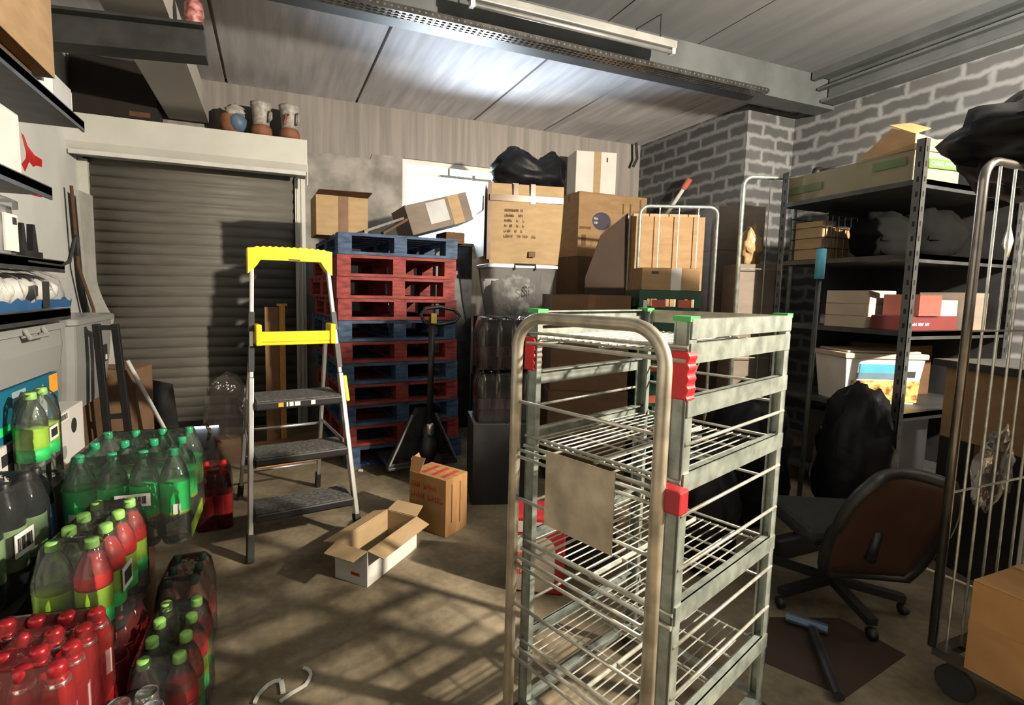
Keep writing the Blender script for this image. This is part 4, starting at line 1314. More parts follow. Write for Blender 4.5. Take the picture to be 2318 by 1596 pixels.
# bags, chair and sheets in the dark right foreground
for i, (c, r_, s) in enumerate((((2.66, 2.22), (.24, .24, .42), 31), ((2.99, 1.80), (.20, .18, .46), 32), ((1.98, 1.84), (.15, .13, .33), 33))):
    g = lumpy('bin_bag', (0, 0, r_[2] * .92), r_, blackbag, s, .25, 2.3, 0, (20, 28))
    tag(place(g, (*c, 0)), ('black bin bag below the shelving behind the chair', 'tall black bin bag right of the chair', 'smallest black bin bag by the trolley post')[i], 'bin bag', 'black bin bags on the right')
CH = thing('office_chair', 'worn black office chair with brown back, right of the wire trolley', 'chair', (2.31, 1.43, 0), 153)
# back shell
rows = []
for i in range(10):
    a = i / 9
    row = []
    for j in range(9):
        b = -1 + 2 * j / 8
        hw = .19 * (1 - .25 * (abs(2 * a - .9)) ** 3)
        row.append((b * hw, .20 + .05 * b * b + .20 * a - .04, .22 + .50 * a - .02 * b * b * (1 if a > .5 else -1)))
    rows.append(row)
MB().sheet(rows).build('backrest', leather, CH, smooth=True, solid=-.03)
rim = [rows[0][j] for j in range(9)] + [rows[i][8] for i in range(1, 10)] + [rows[9][j] for j in range(7, -1, -1)] + [rows[i][0] for i in range(8, 0, -1)]
MB().tube([(p[0], p[1] - .015, p[2]) for p in rim], .022, 8, closed=True).build('back_rim', blackp, CH, smooth=True)
MB().box((0, -.03, .37), (.44, .42, .07)).build('seat', blackfab, CH, bevel=.03)
MB().tube([(0, .10, .34), (0, .22, .32), (0, .245, .45)], .018, 8).build('back_bracket', darkmetal, CH, smooth=True)
MB().rod((0, -.02, .09), (0, -.02, .34), .022, 12).build('gas_column', darkmetal, CH, smooth=True)
for k in range(5):
    a = R(20 + 72 * k)
    lg = MB().bar((0, -.02, .105), (.27 * math.cos(a), -.02 + .27 * math.sin(a), .075), .04, .03).build('leg', blackp, CH)
    MB().lathe([(.024, -.012), (.027, 0), (.024, .012)], 12, (.27 * math.cos(a), -.02 + .27 * math.sin(a), .028), 'x').build('castor', blackp, lg, smooth=True)
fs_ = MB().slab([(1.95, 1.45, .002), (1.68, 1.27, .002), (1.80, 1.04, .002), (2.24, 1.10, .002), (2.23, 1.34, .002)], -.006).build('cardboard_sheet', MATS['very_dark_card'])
tag(fs_, 'flattened brown cardboard sheet on the floor right of the trolley', 'cardboard')
tag(MB().tube([(2.00, 1.30, .028), (1.745, 1.03, .028)], .018, 10).build('floor_pole', darkmetal), 'black pole lying on the cardboard sheet by the trolley', 'pole')
tag(MB().tube([(1.98, 1.40, .03), (2.06, 1.28, .03)], .020, 12).build('blue_tube', mat('steel_blue', (.10, .14, .22), .35, .3)), 'short steel blue tube on the floor under the chair', 'tube')

# right edge: loaded roll cage with a large carton, smaller cartons and a black bag on top
rc = cage('loaded roll cage with vertical wires and black bag on top, by the office chair', (2.10, .18, 0), 0, .80, .78, 1.80, ('back', 'right'), nw=8, cross=2, r_=.0135, m=cagem)
big = carton('large orange-brown carton low in the right edge roll cage', (2.32, .55, .171), (.50, .62, .30), 0, cardo, 'y')
MB().bx(-.2512, -.2502, -.31, .31, .135, .165).build('scuff_band', mat('scuffed_card', (.40, .21, .085), .85), big)
for z0, h_, lab in ((.472, .19, 'pinkish brown carton on the large carton in the roll cage'), (.664, .2, 'upper pinkish brown carton in the right edge roll cage')):
    k = carton(lab, (2.64, .74, z0), (.30, .2, h_), 0, mat('pink_brown_card', (.36, .18, .11), .8) if 'pink_brown_card' not in MATS else MATS['pink_brown_card'], 'none')
    MB().bx(-.05, .12, -.1012, -.1002, .05, .08).build('lettering', brownink, k)
    marks(k, -.08, .05, .12, .05, -.1505, ['CTN'], brownink, 15, 'x')
for x, y, z0, w_, d_, h_, lab in ((2.56, .40, .472, .62, .38, .66, 'tall carton added as a light blocker at the near side of the right edge roll cage'), (2.61, .40, 1.133, .52, .38, .36, 'shallow carton added as a light blocker on the tall one in the right edge roll cage'), (2.70, .40, 1.494, .36, .38, .30, 'light blocking carton added on top at the near side of the right edge roll cage'), (2.70, .765, .866, .34, .30, .93, 'tall light blocking carton added behind the pinkish cartons, under the black bag')):
    carton(lab, (x, y, z0), (w_, d_, h_), 0, cardo, 'y')  # added, mostly out of view, to block the work light
for z0, h_, lab in ((0, .62, 'light blocking carton added at the floor just right of the loaded roll cage'), (.622, .62, 'second carton of the added light blocking stack just right of the loaded roll cage'), (1.244, .60, 'top carton of the added light blocking stack just right of the loaded roll cage')):
    carton(lab, (3.03, .46, z0), (.22, .42, h_), 0, cardo, 'y')  # unseen stack added to shade the floor and bags by the chair
bshape = lambda p: Vector((p.x, p.y, p.z * (1.15 if p.x > -.1 else .9)))
g = lumpy('bin_bag', (0, 0, .10), (.50, .25, .19), blackbag, 41, .22, 2.6, -.13, (20, 30), shape=bshape)
tag(place(g, (2.70, 1.0, 1.825)), 'large black bin bag slumped over the top of the right edge roll cage', 'bin bag', 'black bin bags on the right')
tg = tag(MB().slab([(2.27, .972, 1.545), (2.315, .972, 1.50), (2.335, .972, 1.56), (2.30, .972, 1.62)], .004).build('paper_tag', mat('buff_paper', (.45, .38, .32), .8)), 'buff paper tag hanging on the right edge roll cage', 'paper tag')
# cartons with a board behind the right cage
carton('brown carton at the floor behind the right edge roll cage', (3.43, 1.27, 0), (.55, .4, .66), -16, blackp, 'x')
k = carton('brown carton under a grey board behind the right edge roll cage', (3.43, 1.27, .662), (.55, .4, .36), -16, card, 'y')
bd = MB().box((0, 0, .017), (.66, .46, .034)).build('grey_board', shelfmetal)
tag(place(bd, (3.44, 1.27, 1.0245), -16), 'grey board lying on a brown carton behind the right cage', 'board')
cw = lumpy('plastic_film', (0, 0, .0), (.10, .03, .14), wrap, 51, .5, 2.6, None, (14, 20))
tag(place(cw, (2.50, 1.02, .73), rot=(0, R(25), 0)), 'crumpled clear film caught on the right edge roll cage', 'plastic film')

# red and white box on the floor behind the trolley, with small neighbours
rb = thing('red_box', 'red and white box with red lettering on the floor behind the trolley', 'box', (1.14, 2.03, 0), -31)
MB().bx(-.13, .13, -.10, .10, 0, .36).build('box_body', dredp, rb, bevel=.012)
def rrect(x0, x1, z0, z1, y, k=.03):
    p = []
    for cx_, cz_, a0 in ((x1 - k, z1 - k, 0), (x0 + k, z1 - k, 90), (x0 + k, z0 + k, 180), (x1 - k, z0 + k, 270)):
        for q in range(5):
            a = R(a0 + 22.5 * q)
            p.append((cx_ + k * math.cos(a), y, cz_ + k * math.sin(a)))
    return p
MB().slab(rrect(-.125, .085, .01, .27, -.101, .06), .0015).build('white_panel', cream, rb)
marks(rb, -.11, .08, .16, .12, -.1027, ['HALO', 'GER', 'TRS'], redp, 8)
MB().slab(rrect(-.11, .05, .285, .335, -.101, .02), .0015).build('white_panel', cream, rb)
bk = MB().bx(-.11, .11, -.09, .09, 0, .25).build('black_crate', blackp, bevel=.01)
tag(place(bk, (1.49, 2.11, 0), -20), 'black crate on the floor beside the red and white box', 'crate')
carton('small brown carton on the floor behind the trolley', (1.76, 2.16, 0), (.2, .18, .22), -25, cardl, 'none')
# ------------------------------------------------------------ pots on the shutter housing
def pot(label, x, h_, kind):
    o = thing('ceramic_pot', label, 'pot', (x, 5.30, 2.742), random.uniform(-20, 20), 'ceramic pots on the shutter housing')
    if kind == 0:
        MB().lathe([(.06, 0), (.085, .02), (.094, .09), (.09, .15), (.07, .17)], 20).build('bowl', terracotta, o, smooth=True)
        MB().lathe([(.05, .0), (.075, .05), (.08, .10), (.055, .14), (.03, .19), (.0, .20)], 18, (.045, -.05, .02)).build('figure_body', blueglaze, o, smooth=True)
        lumpy('white_figure_head', (.03, -.05, .19), (.08, .06, .06), glaze, 3, .4, 3, parent=o, n=(12, 16))
    else:
        MB().lathe([(.07, 0), (.094, .02), (.0945, .06), (.085, .09), (.072, .10)], 20).build('terracotta_foot', terracotta, o, smooth=True)
        MB().lathe([(.072, .10), (.074, .14), (.08, h_ - .06), (.094, h_ - .02), (.094, h_), (.08, h_), (.072, h_ - .05)], 20).build('white_collar', glaze, o, smooth=True)
        MB().tube([(.085, -.06, h_ - .08), (.10, -.085, h_ - .10), (.10, -.085, .15), (.075, -.06, .13)], .011, 8).build('ear_handle', glaze, o, smooth=True)
        if kind == 2:
            MB().tube([(-.02, -.10, .12), (.0, -.108, h_ - .10), (.02, -.108, .2)], .014, 6).build('relief_strip', terracotta, o)
    return o
pot('low terracotta bowl with a blue and white figure on the shutter housing', -.31, .2, 0)
pot('white collared terracotta pot in the middle on the shutter housing', -.055, .30, 1)
pot('slimmer white collared pot with a brown relief, right on the shutter housing', .19, .31, 2)

vo = carton('added near-black block standing in for the dark void on the left end of the shutter housing', (-1.17, 5.33, 2.745), (.60, .26, .46), 0, mat('void_black', (.02, .015, .012), .9), 'none')  # added block, its near-black colour makes the dark void above the housing
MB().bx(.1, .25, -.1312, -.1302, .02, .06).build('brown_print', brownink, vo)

# ------------------------------------------------------------ shelving along the left wall
LS = thing('supply_shelving', 'grey shelving along the left wall stacked with supplies', 'shelving', (-1.5, 1.0, 0))
lv = ((2.11, 2.0, 0), (1.73, 1.56, 0), (1.445, 1.65, 0), (1.25, 1.69, 0))     # height, length
for z, ln, _ in lv:
    s = MB().bx(0.01, .70, 0, ln, z - .03, z)
    s.bx(.692, .70, 0, ln, z - .045, z + .004)
    s.build('shelf', shelfmetal, LS)
for y in (.03, 1.0, 1.55):
    MB().bx(0.0, .04, y - .02, y + .02, 0, 2.5).build('upright', shelfmetal, LS)
# white sheet on the wall with red lettering
sb = thing('sign_board', 'white board with red shapes fixed on the left wall', 'board', (-1.4985, 3.2, 1.2))
MB().bx(0, .02, 0, 1.7, 0, 1.28).build('board', white_wall, sb)
yo, zo = 1.06, .78
def flat(pts):
    MB().slab([(.0215, yo + u, zo + v) for u, v in pts], .003).build('red_stroke', redp, sb)
G = [(4.262, 2.32), (4.30, 2.315), (4.35, 2.26), (4.45, 2.225), (4.577, 2.222), (4.565, 2.17), (4.47, 2.16), (4.42, 2.14), (4.36, 2.16), (4.285, 2.08), (4.24, 2.12), (4.31, 2.17), (4.32, 2.21)]
flat([(a - 4.26, b - 1.98) for a, b in G])
flat([(.02, -.02), (.27, .01), (.27, -.025), (.12, -.035)])
# bent pale strip by the shutter
rows = []
for i in range(20):
    a = i / 19
    z = 2.10 - 1.1 * a
    off = .30 * max(0, (a - .62) / .38) ** 1.6
    rows.append([(-1.40 - .02, 5.02 + off * .6 + .12 * a, z), (-1.40 + off * .35, 5.30 + off * .6, z)])
rows.append([(-1.40, 5.28, .02), (-1.30, 5.40, .02)])
bs = MB().sheet(rows).build('foam_strip', mat('off_white_board', (.50, .49, .45), .7), solid=.02)
tag(bs, 'tall bent pale strip leaning between the left wall and shutter', 'strip')
tag(MB().tube([(-1.43, 4.97, 2.12), (-1.42, 5.0, 1.5), (-1.36, 5.1, 1.15), (-1.33, 5.12, .02)], .012, 8).build('wood_lath', cardd), 'thin brown lath along the edge of the bent pale strip', 'lath')

# top shelf
k = carton('large brown carton overhanging the top left shelf', (-1.06, 2.10, 2.167), (.55, 1.02, .42), 0, card, 'y')
tag(MB().bx(-1.2, -.84, 1.65, 2.55, 2.112, 2.164).build('flat_carton', cardd), 'flattened carton under the large brown carton on the top shelf', 'cardboard')
wb_ = thing('white_box', 'white box with a rounded lid at the far end of the top left shelf', 'box', (-1.0, 2.85, 2.1115))
MB().bx(-.17, .17, -.22, .13, 0, .135).build('box_body', whitep, wb_, bevel=.025)
MB().bx(.1705, .1715, -.12, .09, .02, .12).build('grey_label', mat('faded_grey_print', (.42, .42, .41), .6), wb_)
cw2 = lumpy('plastic_scrap', (0, 0, .03), (.06, .09, .05), wrap, 61, .5, 3, 0, (12, 16))
tag(place(cw2, (-.90, 2.70, 2.248)), 'crumpled film scrap on the white box on the top shelf', 'plastic film')
# second shelf, third shelf, fourth shelf
k = carton('white carton near the camera on the second left shelf', (-1.03, 2.12, 1.731), (.40, .52, .22), 0, cardw, 'none')
jt = tub('clear lidded jar box with a white label on the third left shelf', (-1.06, 2.20, 1.446), 90, (.46, .42), (.44, .40), .21, tubclear, tubclear, fill=True, handle=False)
MB().bx(.07, .17, -.212, -.206, .02, .15).build('white_label', paper, jt)
MB().bx(.13, .16, -.2135, -.212, .115, .14).build('lettering', ink, jt)
bh = thing('black_clip', 'black forked clip on the edge of the third left shelf', 'clip', (-.86, 2.475, 1.446))
MB().bx(-.02, .02, -.08, .08, 0, .03).slab([(-.01, -.075, .03), (-.01, -.03, .03), (-.01, -.045, .13), (-.01, -.065, .13)], .02).slab([(-.01, .02, .03), (-.01, .07, .03), (-.01, .05, .135), (-.01, .03, .135)], .02).build('fork', blackp, bh)
hk = MB().tube([(-.80, 2.30, 1.432), (-.795, 2.60, 1.428), (-.795, 2.69, 1.45), (-.795, 2.76, 1.54), (-.795, 2.79, 1.565), (-.795, 2.80, 1.53), (-.795, 2.795, 1.48)], [.004, .005, .008, .008, .008, .007, .006], 10)
tag(hk.build('black_hose', rubber, smooth=True), 'black hose hooked over the end of the third left shelf', 'hose')
wpk = thing('wrapped_pack', 'clear wrapped pack of white goods with blue print on the fourth left shelf', 'pack', (-1.10, 2.38, 1.2515))
for i in range(8):
    lumpy('white_roll', (.12, -.36 + .1 * i, .072), (.13, .052, .070), whitep, 70 + i, .10, 3, .0, (12, 16), parent=wpk)
fm = MB()
rows = []
for i in range(24):
    y = -.42 + .80 * i / 23
    rows.append([(.0, y, .155), (.20, y, .153 + .003 * math.sin(i * 2.1)), (.272 + .012 * math.sin(i * 1.7), y, .12), (.285 + .01 * math.sin(i * 2.3), y, .06), (.275, y, .004)])
fm.sheet(rows).build('clear_wrap', film, wpk, smooth=True)
b = MB()
rows = []
for i in range(30):
    y = -.42 + .80 * i / 29
    t = .04 + .02 * noise.noise(Vector((i * .45, 1, 3)))
    rows.append([(.287, y, t), (.281, y, .004)])
b.sheet(rows).build('blue_print', mat('deep_blue_print', (.03, .10, .24), .4), wpk)
MB().bx(.286, .29, -.42, -.30, .004, .15).build('blue_print', bluep, wpk)
MB().bx(.289, .292, .06, .12, .01, .11).build('lettering', ink, wpk)

# stack in front of the shelving: dark base, white carton, blue carton, milky tub
carton('dark carton at the floor below the white carton by the left shelving', (-1.19, 2.52, 0), (.52, .84, .56), 0, cardd, 'none')
wk = carton('white dotted carton with dark strip under the teal carton', (-1.13, 2.52, .561), (.56, .86, .238), 0, cardw, 'none')
MB().bx(.2802, .2812, -.38, .06, .17, .21).build('dark_strip', ink, wk)
MB().bx(.2812, .2822, -.30, -.02, .178, .202).build('grey_print', whitep, wk)
MB().slab([(.2805, -.40, .05), (.2805, .02, .05), (.2805, .05, .08), (.2805, -.40, .07)], -.001).slab([(.2805, -.38, .08), (.2805, -.33, .08), (.2805, -.15, .16), (.2805, -.2, .16)], -.001).build('grey_print', mat('grey_print', (.30, .30, .29), .7), wk)
for y, z, r_ in ((.30, .15, .035), (.17, .06, .03)):
    MB().lathe([(0, 0), (r_, 0), (r_, .001)], 14, (.2802, y, z), 'x').build('black_spot', ink if z > .1 else MATS['grey_print'], wk)
tk = carton('teal carton of bottles with an orange sticker by the left shelving', (-1.12, 2.36, .80), (.52, .66, .18), 0, teal, 'none')
X_ = .2602
MB().bx(X_, X_ + .001, .24, .325, .10, .175).build('orange_sticker', orangep, tk)
MB().bx(X_, X_ + .001, -.03, .10, .015, .09).build('white_label', paper, tk)
marks(tk, -.02, .02, .11, .065, X_ + .002, ['OHS 12', 'ETR 0W'], ink, 21, 'x')
MB().bx(X_, X_ + .001, -.09, .02, .11, .165).build('pale_sticker', mat('pale_blue_sticker', (.30, .40, .48), .6), tk)
MB().slab([(X_ + .001, .14, .015), (X_ + .001, .205, .015), (X_ + .001, .205, .115), (X_ + .001, .185, .13), (X_ + .001, .175, .15), (X_ + .001, .165, .13), (X_ + .001, .14, .115)], -.001).build('bottle_picture', mat('pale_print', (.55, .6, .6), .6), tk)
marks(tk, .148, .02, .05, .10, X_ + .003, ['X', 'M', 'B', 'S'], MATS['grey_print'], 23, 'x')
MB().bx(.2502 + .0102, .2512 + .0102, -.25, -.12, .03, .06).build('green_print', lab_green, tk)
gt = tub('milky grey lidded tub on the teal carton by the left shelving', (-1.13, 2.46, .981), 90, (.74, .56), (.68, .52), .215, tubgrey, tubgrey, fill=True, handle=False)
MB().tube([(-.10, -.285, .20), (-.1, -.30, .17), (.06, -.30, .17), (.06, -.285, .20)], .008, 8).build('side_handle', tubgrey, gt)
bcm = barcode(wk, -.06, .24, .195, .235, .2825, 'x', 13)
# second tub farther on, on a carton
carton('brown carton under the tall milky tub near the shutter', (-1.21, 3.52, 0), (.46, .72, .68), 0, cardd, 'none')
g2 = tub('tall milky tub with a wide lid standing near the shutter', (-1.17, 3.52, .681), 90, (.76, .5), (.60, .40), .50, tubgrey, tubgrey, fill=False, handle=False)
MB().bx(.10, .17, -.245, -.238, .22, .32).build('black_sticker', ink, g2)
MB().bx(.125, .155, -.247, -.245, .23, .26).build('white_mark', paper, g2)
rc_ = carton('tall rounded brown carton behind the black sack truck', (-1.0, 4.12, 0), (.36, .30, .80), -8, mat('dull_brown_card', (.22, .125, .07), .8), 'none')

# sack truck and broom
tk2 = thing('sack_truck', 'black sack truck standing upright beside the tubs on the left', 'sack truck', (-.81, 3.40, 0), 0)
for s in (-1, 1):
    MB().bar((s * .055, .06, .05), (s * .042 - .02, -.10, 1.145), .036, .03, (1, 0, 0)).build('rail', blackp, tk2, bevel=.004)
    MB().lathe([(.07, -.018), (.085, -.012), (.085, .012), (.07, .018)], 20, (s * .105, .13, .085), 'x').build('wheel', rubber, tk2, smooth=True)
for z in (.30, .62, 1.125):
    t = (z - .05) / 1.095
    MB().bar((-.06, .06 - .16 * t, z), (.03, .06 - .16 * t, z), .03, .025).build('cross_bar', blackp, tk2)
MB().bx(-.11, .14, -.13, .08, .004, .014).rod((-.12, .13, .085), (.12, .13, .085), .01).bar((-.05, .06, .05), (-.05, .13, .085), .02, .02).bar((.05, .06, .05), (.05, .13, .085), .02, .02).build('toe_plate', darkmetal, tk2)
bm = thing('long_broom', 'long broom with pale handle leaning by the sack truck', 'broom', (0, 0, 0))
MB().rod((-.87, 3.89, .87), (-.53, 3.84, .08), .013, 10).build('handle', whitep, bm, smooth=True)
MB().box((-.515, 3.835, .045), (.26, .06, .085)).build('brush_head', blackp, bm, bevel=.01)
bd2 = MB().slab([(-.95, 4.32, 0), (-.62, 4.28, 0), (-.70, 4.40, .62), (-.98, 4.42, .7)], .012).build('dark_board', darkmetal)
tag(bd2, 'dark board leaning behind the broom near the shutter', 'board')
dk = MB().slab([(-.72, 4.20, .001), (-.44, 4.16, .001), (-.46, 5.39, .001), (-.76, 5.39, .001)], .02)
tag(dk.build('floor_board', darkmetal), 'dark board lying flat on the floor before the shutter gap', 'board')

# red net bag and white scrap on the plank rail under the duct
nb = lumpy('net_bag', (0, 0, .08), (.05, .05, .11), mat('red_netting', (.35, .03, .04), .6, 0, .5, 30, col2=(.6, .3, .28)), 81, .3, 4, 0, (14, 18))
tag(place(nb, (-.385, 3.53, 2.841)), 'red and white netting bag on the end of the dark plank rail', 'bag')

# ------------------------------------------------------------ bottles and cans in shrink wrap
petgreen = clear('green_clear_cap', (.25, .6, .38), milk=.75, gloss_rough=.08, milk_col=(.04, .42, .19))
def bottle_set(kind):
    """returns builder(parent, x, y, z) adding one bottle as part with cap and label sub-parts; meshes are shared"""
    K = {
        #            r,    H,    body,    cap,     label material, label z0..z1 (fraction)
        'lemon':   (.047, .335, pet, petgreen, lab_green, (.31, .66)),
        'cherry':  (.044, .325, pet, lime, lab_lime, (.25, .58)),
        'dark':    (.046, .33, petdark, blackp, lab_pale, (.22, .60)),
        'lime':    (.046, .33, pet, lime, lab_lime, (.27, .62)),
        'bluelab': (.046, .31, petdark, blackp, lab_blue, (.22, .60)),
        'peach':   (.042, .32, petpeach, dgreenp, lab_red, (.25, .52)),
        'cola':    (.046, .33, petcola, redp, lab_red, (.25, .60)),
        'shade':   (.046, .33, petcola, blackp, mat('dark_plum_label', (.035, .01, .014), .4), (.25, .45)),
        'redcan':  (.031, .225, redalu, redalu, None, None),
        'cherryred': (.044, .325, petcola, redp, lab_red, (.15, .75)),
    }[kind]
    r_, H_, body, capm, labm, lz = K
    hn = H_ - .022
    if kind == 'redcan':
        prof = [(r_ * .8, 0), (r_, .006), (r_, H_ * .66), (r_ * .9, H_ * .74), (r_ * .66, H_ * .84), (r_ * .6, H_ * .87)]
        cp = [(r_ * .62, H_ * .875), (r_ * .66, H_ * .88), (r_ * .66, H_ * .96), (r_ * .5, H_ * .995), (0, H_)]
        lp_ = None
    else:
        prof = [(r_ * .55, .004), (r_ * .9, 0), (r_, .014), (r_, H_ * .66), (r_ * .96, H_ * .71), (r_ * .82, H_ * .79), (r_ * .52, H_ * .875), (r_ * .30, H_ * .92), (r_ * .28, hn)]
        ck = 1.2 if capm is lime else 1.0
        cp = [(r_ * .33 * ck, hn - .004), (r_ * .34 * ck, hn), (r_ * .33 * ck, H_ - .003), (r_ * .28 * ck, H_), (0, H_)]
        lp_ = [(r_ * 1.01, H_ * lz[0]), (r_ * 1.012, H_ * (lz[0] + .005)), (r_ * 1.012, H_ * (lz[1] - .005)), (r_ * 1.01, H_ * lz[1])]
    proto_ = {}
    def make(parent, x, y, z=0.0, rz=0.0, extra=None):
        if 'b' not in proto_:
            b_ = MB().lathe(prof, 18).build('bottle', body, parent, smooth=True)
            c_ = MB().lathe(cp, 14).build('cap', capm, b_, smooth=True)
            if lp_:
                MB().lathe(lp_, 18).build('label', labm, b_, smooth=True)
                if kind in ('lemon',):
                    MB().lathe([(r_ * 1.016, H_ * .31), (r_ * 1.016, H_ * .35)], 18).build('lime_band', lab_lime, b_, smooth=True)
                    MB().bx(-.012, .012, -r_ * 1.035, -r_ * .98, H_ * .33, H_ * .44).build('nutrition_panel', paper, b_)
                if kind in ('lime', 'cherry'):
                    MB().lathe([(r_ * 1.016, H_ * lz[0]), (r_ * 1.016, H_ * (lz[0] + .14))], 18).build('green_band', lab_green, b_, smooth=True)
            if kind == 'redcan':
                MB().lathe([(r_ * .84, H_ * .775), (r_ * .86, H_ * .785), (r_ * .80, H_ * .81), (r_ * .72, H_ * .825)], 18).build('shoulder_glint', chrome, b_, smooth=True)  # bright ring modelled for the highlight on the bottle shoulder
                MB().bx(r_ * .92, r_ * 1.01, -.009, .009, H_ * .2, H_ * .5).build('nutrition_panel', mat('grey_panel', (.45, .38, .36), .5), b_)
            proto_['b'] = b_
            b_.location = (x, y, z)
            b_.rotation_euler = (0, 0, R(rz))
            return b_
        return dup(proto_['b'], (x, y, z), rz, parent=parent)
    return make, r_, H_

SETS = {}
def pack(label, kind, loc, rz, nx, ny, px=None, py=None, wrapm=None, group=None, cat='bottle pack', skip=(), red_side=False):
    o = thing('bottle_pack', label, cat, loc, rz, group)
    if kind not in SETS:
        SETS[kind] = bottle_set(kind)
    mk, r_, H_ = SETS[kind]
    px = px or r_ * 2.02
    py = py or r_ * 2.02
    pts = []
    for i in range(nx):
        for j in range(ny):
            if (i, j) in skip:
                continue
            x, y = (i - (nx - 1) / 2) * px, (j - (ny - 1) / 2) * py
            mk(o, x, y, 0.0, random.choice((-25, 10, 40, 70, 120)) if kind != 'lemon' else random.choice((-15, 15, 35, -40)))
            pts.append((x, y))
    if wrapm is None:
        return o
    W2, D2 = (nx - 1) / 2 * px + r_ * 1.04, (ny - 1) / 2 * py + r_ * 1.04
    hs = H_ * .68
    gx, gy = nx * 5 + 2, ny * 5 + 2
    k = r_ * .6
    ring = []
    for cx_, cy_, a0 in ((W2 - k, D2 - k, 0), (-W2 + k, D2 - k, 90), (-W2 + k, -D2 + k, 180), (W2 - k, -D2 + k, 270)):
        for q in range(5):
            a = R(a0 + 22.5 * q)
            ring.append((cx_ + k * math.cos(a), cy_ + k * math.sin(a)))
    n = len(ring)
    zs = [.002, H_ * .25, H_ * .5, hs]
    vs = [(x * (1 - .012 * (q in (1, 2))), y * (1 - .012 * (q in (1, 2))), z) for q, z in enumerate(zs) for x, y in ring]
    fs = []
    for i in range(len(zs) - 1):
        for q in range(n):
            l = (q + 1) % n
            fs.append((i * n + q, i * n + l, (i + 1) * n + l, (i + 1) * n + q))
    # taut top over the caps
    base = len(vs)
    R_ = 7
    def hz(x, y):
        z = hs
        for (cx_, cy_) in pts:
            d = math.hypot(x - cx_, y - cy_)
            z = max(z, hs + (H_ + .002 - hs) * max(0, 1 - max(0, d - r_ * .30) / (r_ * 1.5)) ** .8)
        return z
    rad_pts = []
    for q in range(1, R_ + 1):
        f_ = 1 - q / (R_ + .0)
        for (x, y) in ring:
            xx, yy = x * f_, y * f_
            vs.append((xx, yy, hz(xx, yy) + .002))
    for i in range(R_):
        a0 = (len(zs) - 1) * n if i == 0 else base + (i - 1) * n
        b0 = base + i * n
        for q in range(n):
            l = (q + 1) % n
            fs.append((a0 + q, a0 + l, b0 + l, b0 + q))
    MB().add(vs, fs).build('shrink_wrap', wrapm, o, smooth=True)
    return o

# tall support for the lemonade pack, then the pack itself
carton('dark carton at the floor under the green labelled bottle pack', (-.565, 2.24, 0), (.20, .34, .445), 2, cardd, 'none')
p1 = pack('pack of twelve clear bottles with green labels and barcode at the left', 'lemon', (-.465, 2.195, .4465), -1.5, 4, 3, .093, .15, film)
barcode(p1, -.03, .075, .155, .20, -.2042, seed=7)
for x in (.155,):
    MB().bx(.187, .189, -.15, .10, .0, .05).build('torn_label', lab_lime, p1)
p2 = pack('pack of red labelled cola bottles on the floor beyond the green labelled pack', 'cola', (-.32, 3.22, .001), 3, 2, 3, None, None, redfilm)
p6 = pack('dark red wrapped pack at the floor under the lime capped bottles', 'cherryred', (-.545, 1.783, .001), -5, 3, 4, None, None, redfilm)
p3 = pack('pack of eight lime capped bottles with lime labels, raised on a red pack', 'cherry', (-.505, 1.80, .328), -6, 2, 4, .092, .092, film)
# red shoulder sleeves on the right hand bottles and its barcode
for j in range(4):
    y = (j - 1.5) * .092
    MB().lathe([(.0447, .19), (.0452, .20), (.0445, .222), (.036, .25), (.022, .28)], 18, (.046, y, 0)).build('red_sleeve', redp, p3, smooth=True)
barcode(p3, -.07, .0, .12, .19, .0925, 'x', 9)
p5 = pack('floor pack of eight lime capped bottles nearest the open floor', 'cherry', (-.295, 1.70, .001), -2, 2, 4, .088, .092, film)
for j in range(4):
    y = (j - 1.5) * .092
    MB().lathe([(.0447, .19), (.0452, .20), (.0445, .222), (.036, .25)], 18, (.044, y, 0)).build('red_sleeve', redp, p5, smooth=True)
MB().lathe([(.0452, .07), (.0452, .19)], 18, (-.044, -.138, 0)).build('red_label', lab_red, p5, smooth=True)
MB().lathe([(.0452, .07), (.0452, .19)], 18, (.044, -.138, 0)).build('red_label', lab_red, p5, smooth=True)
p5b = pack('pack of peach coloured bottles with dark caps behind the floor pack', 'peach', (-.31, 2.08, .001), -2, 2, 3, None, None, film)
# red aluminium bottles, two layers
carton('dark red tray at the floor under the red aluminium bottles', (-.56, 1.432, 0), (.29, .27, .27), 0, dredp, 'none')
p4 = pack('pack of red aluminium bottles at the near left corner', 'redcan', (-.555, 1.475, .2712), -6, 4, 4, .066, .068, redfilm, cat='bottle pack')
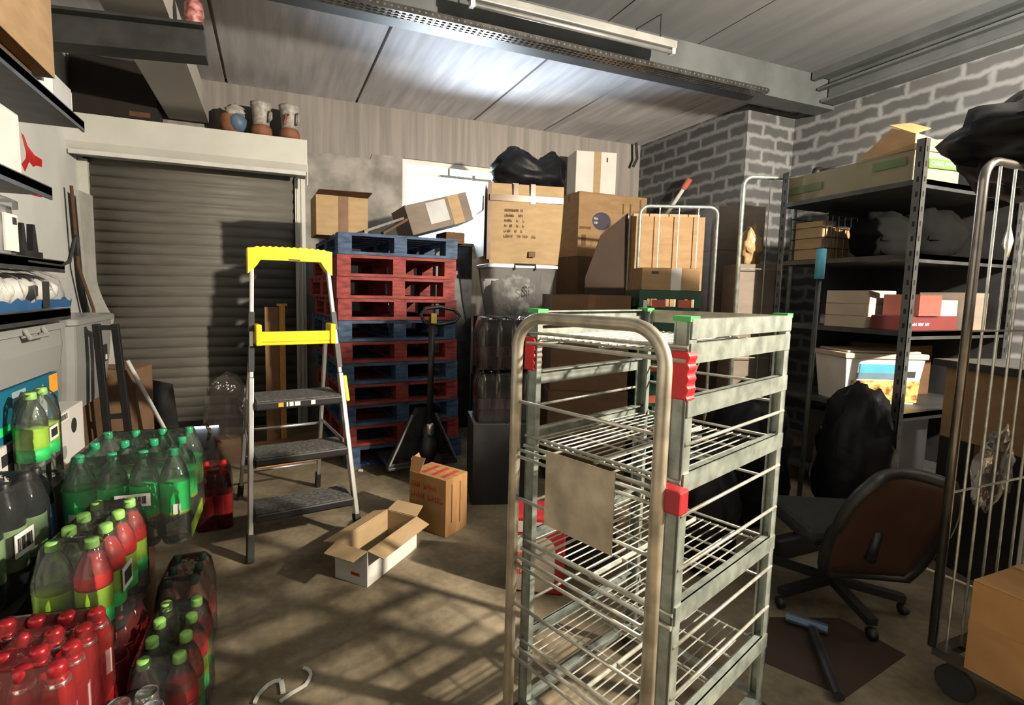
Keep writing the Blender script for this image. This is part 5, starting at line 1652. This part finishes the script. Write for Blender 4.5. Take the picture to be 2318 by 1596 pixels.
# dark bottles and lime bottles further left
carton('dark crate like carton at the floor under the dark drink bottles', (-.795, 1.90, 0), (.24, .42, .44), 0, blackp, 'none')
p7 = pack('pack of dark drink bottles with pale green labels at the left edge', 'dark', (-.78, 1.86, .441), -12, 2, 3, None, None, film)
barcode(p7, -.05, .03, .12, .19, .0985, 'x', 31)
sb_ = thing('drink_bottle', 'single dark bottle with a blue label beside the pale green labelled pack', 'bottle', (-.73, 2.055, .441))
SETS['bluelab'] = bottle_set('bluelab')
SETS['bluelab'][0](sb_, 0, 0, 0)
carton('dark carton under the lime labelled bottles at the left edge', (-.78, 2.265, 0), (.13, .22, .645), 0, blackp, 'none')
p8 = pack('two bottles with lime labels and a barcode at the left edge', 'lime', (-.785, 2.25, .6465), 0, 1, 2, None, None, film)
barcode(p8, -.045, .03, .15, .20, .0495, 'x', 17)
# small cans wrapped in film at the bottom left
tray = MB().bx(-.062, .062, -.062, .062, 0, .19).build('card_tray', cardd)
tag(place(tray, (-.335, 1.42, 0), 20), 'small dark card tray under the silver cans', 'carton')
cp_ = thing('can_pack', 'four silver drink cans in clear film at the bottom left', 'can pack', (-.335, 1.42, .1912), 20)
cb0 = None
for x in (-.031, .031):
    for y in (-.031, .031):
        if cb0 is None:
            cb0 = MB().lathe([(.024, 0), (.030, .008), (.030, .10), (.026, .112), (.025, .113), (.024, .109), (0, .108)], 18).build('can', foil, cp_, smooth=True)
            MB().lathe([(.0303, .03), (.0303, .08)], 18).build('dark_print', ink, cb0, smooth=True)
            cb0.location = (x, y, 0)
        else:
            dup(cb0, (x, y, 0), parent=cp_)
rows = [[(math.cos(a) * .066 * f_, math.sin(a) * .066 * f_, z) for a in [2 * math.pi * k / 16 for k in range(17)]] for f_, z in ((1, 0), (1.02, .06), (1, .11), (.6, .12), (.01, .122))]
MB().sheet(rows).build('shrink_wrap', film, cp_, smooth=True)
# dark bottle packs in the shade between the pallets and the trolley
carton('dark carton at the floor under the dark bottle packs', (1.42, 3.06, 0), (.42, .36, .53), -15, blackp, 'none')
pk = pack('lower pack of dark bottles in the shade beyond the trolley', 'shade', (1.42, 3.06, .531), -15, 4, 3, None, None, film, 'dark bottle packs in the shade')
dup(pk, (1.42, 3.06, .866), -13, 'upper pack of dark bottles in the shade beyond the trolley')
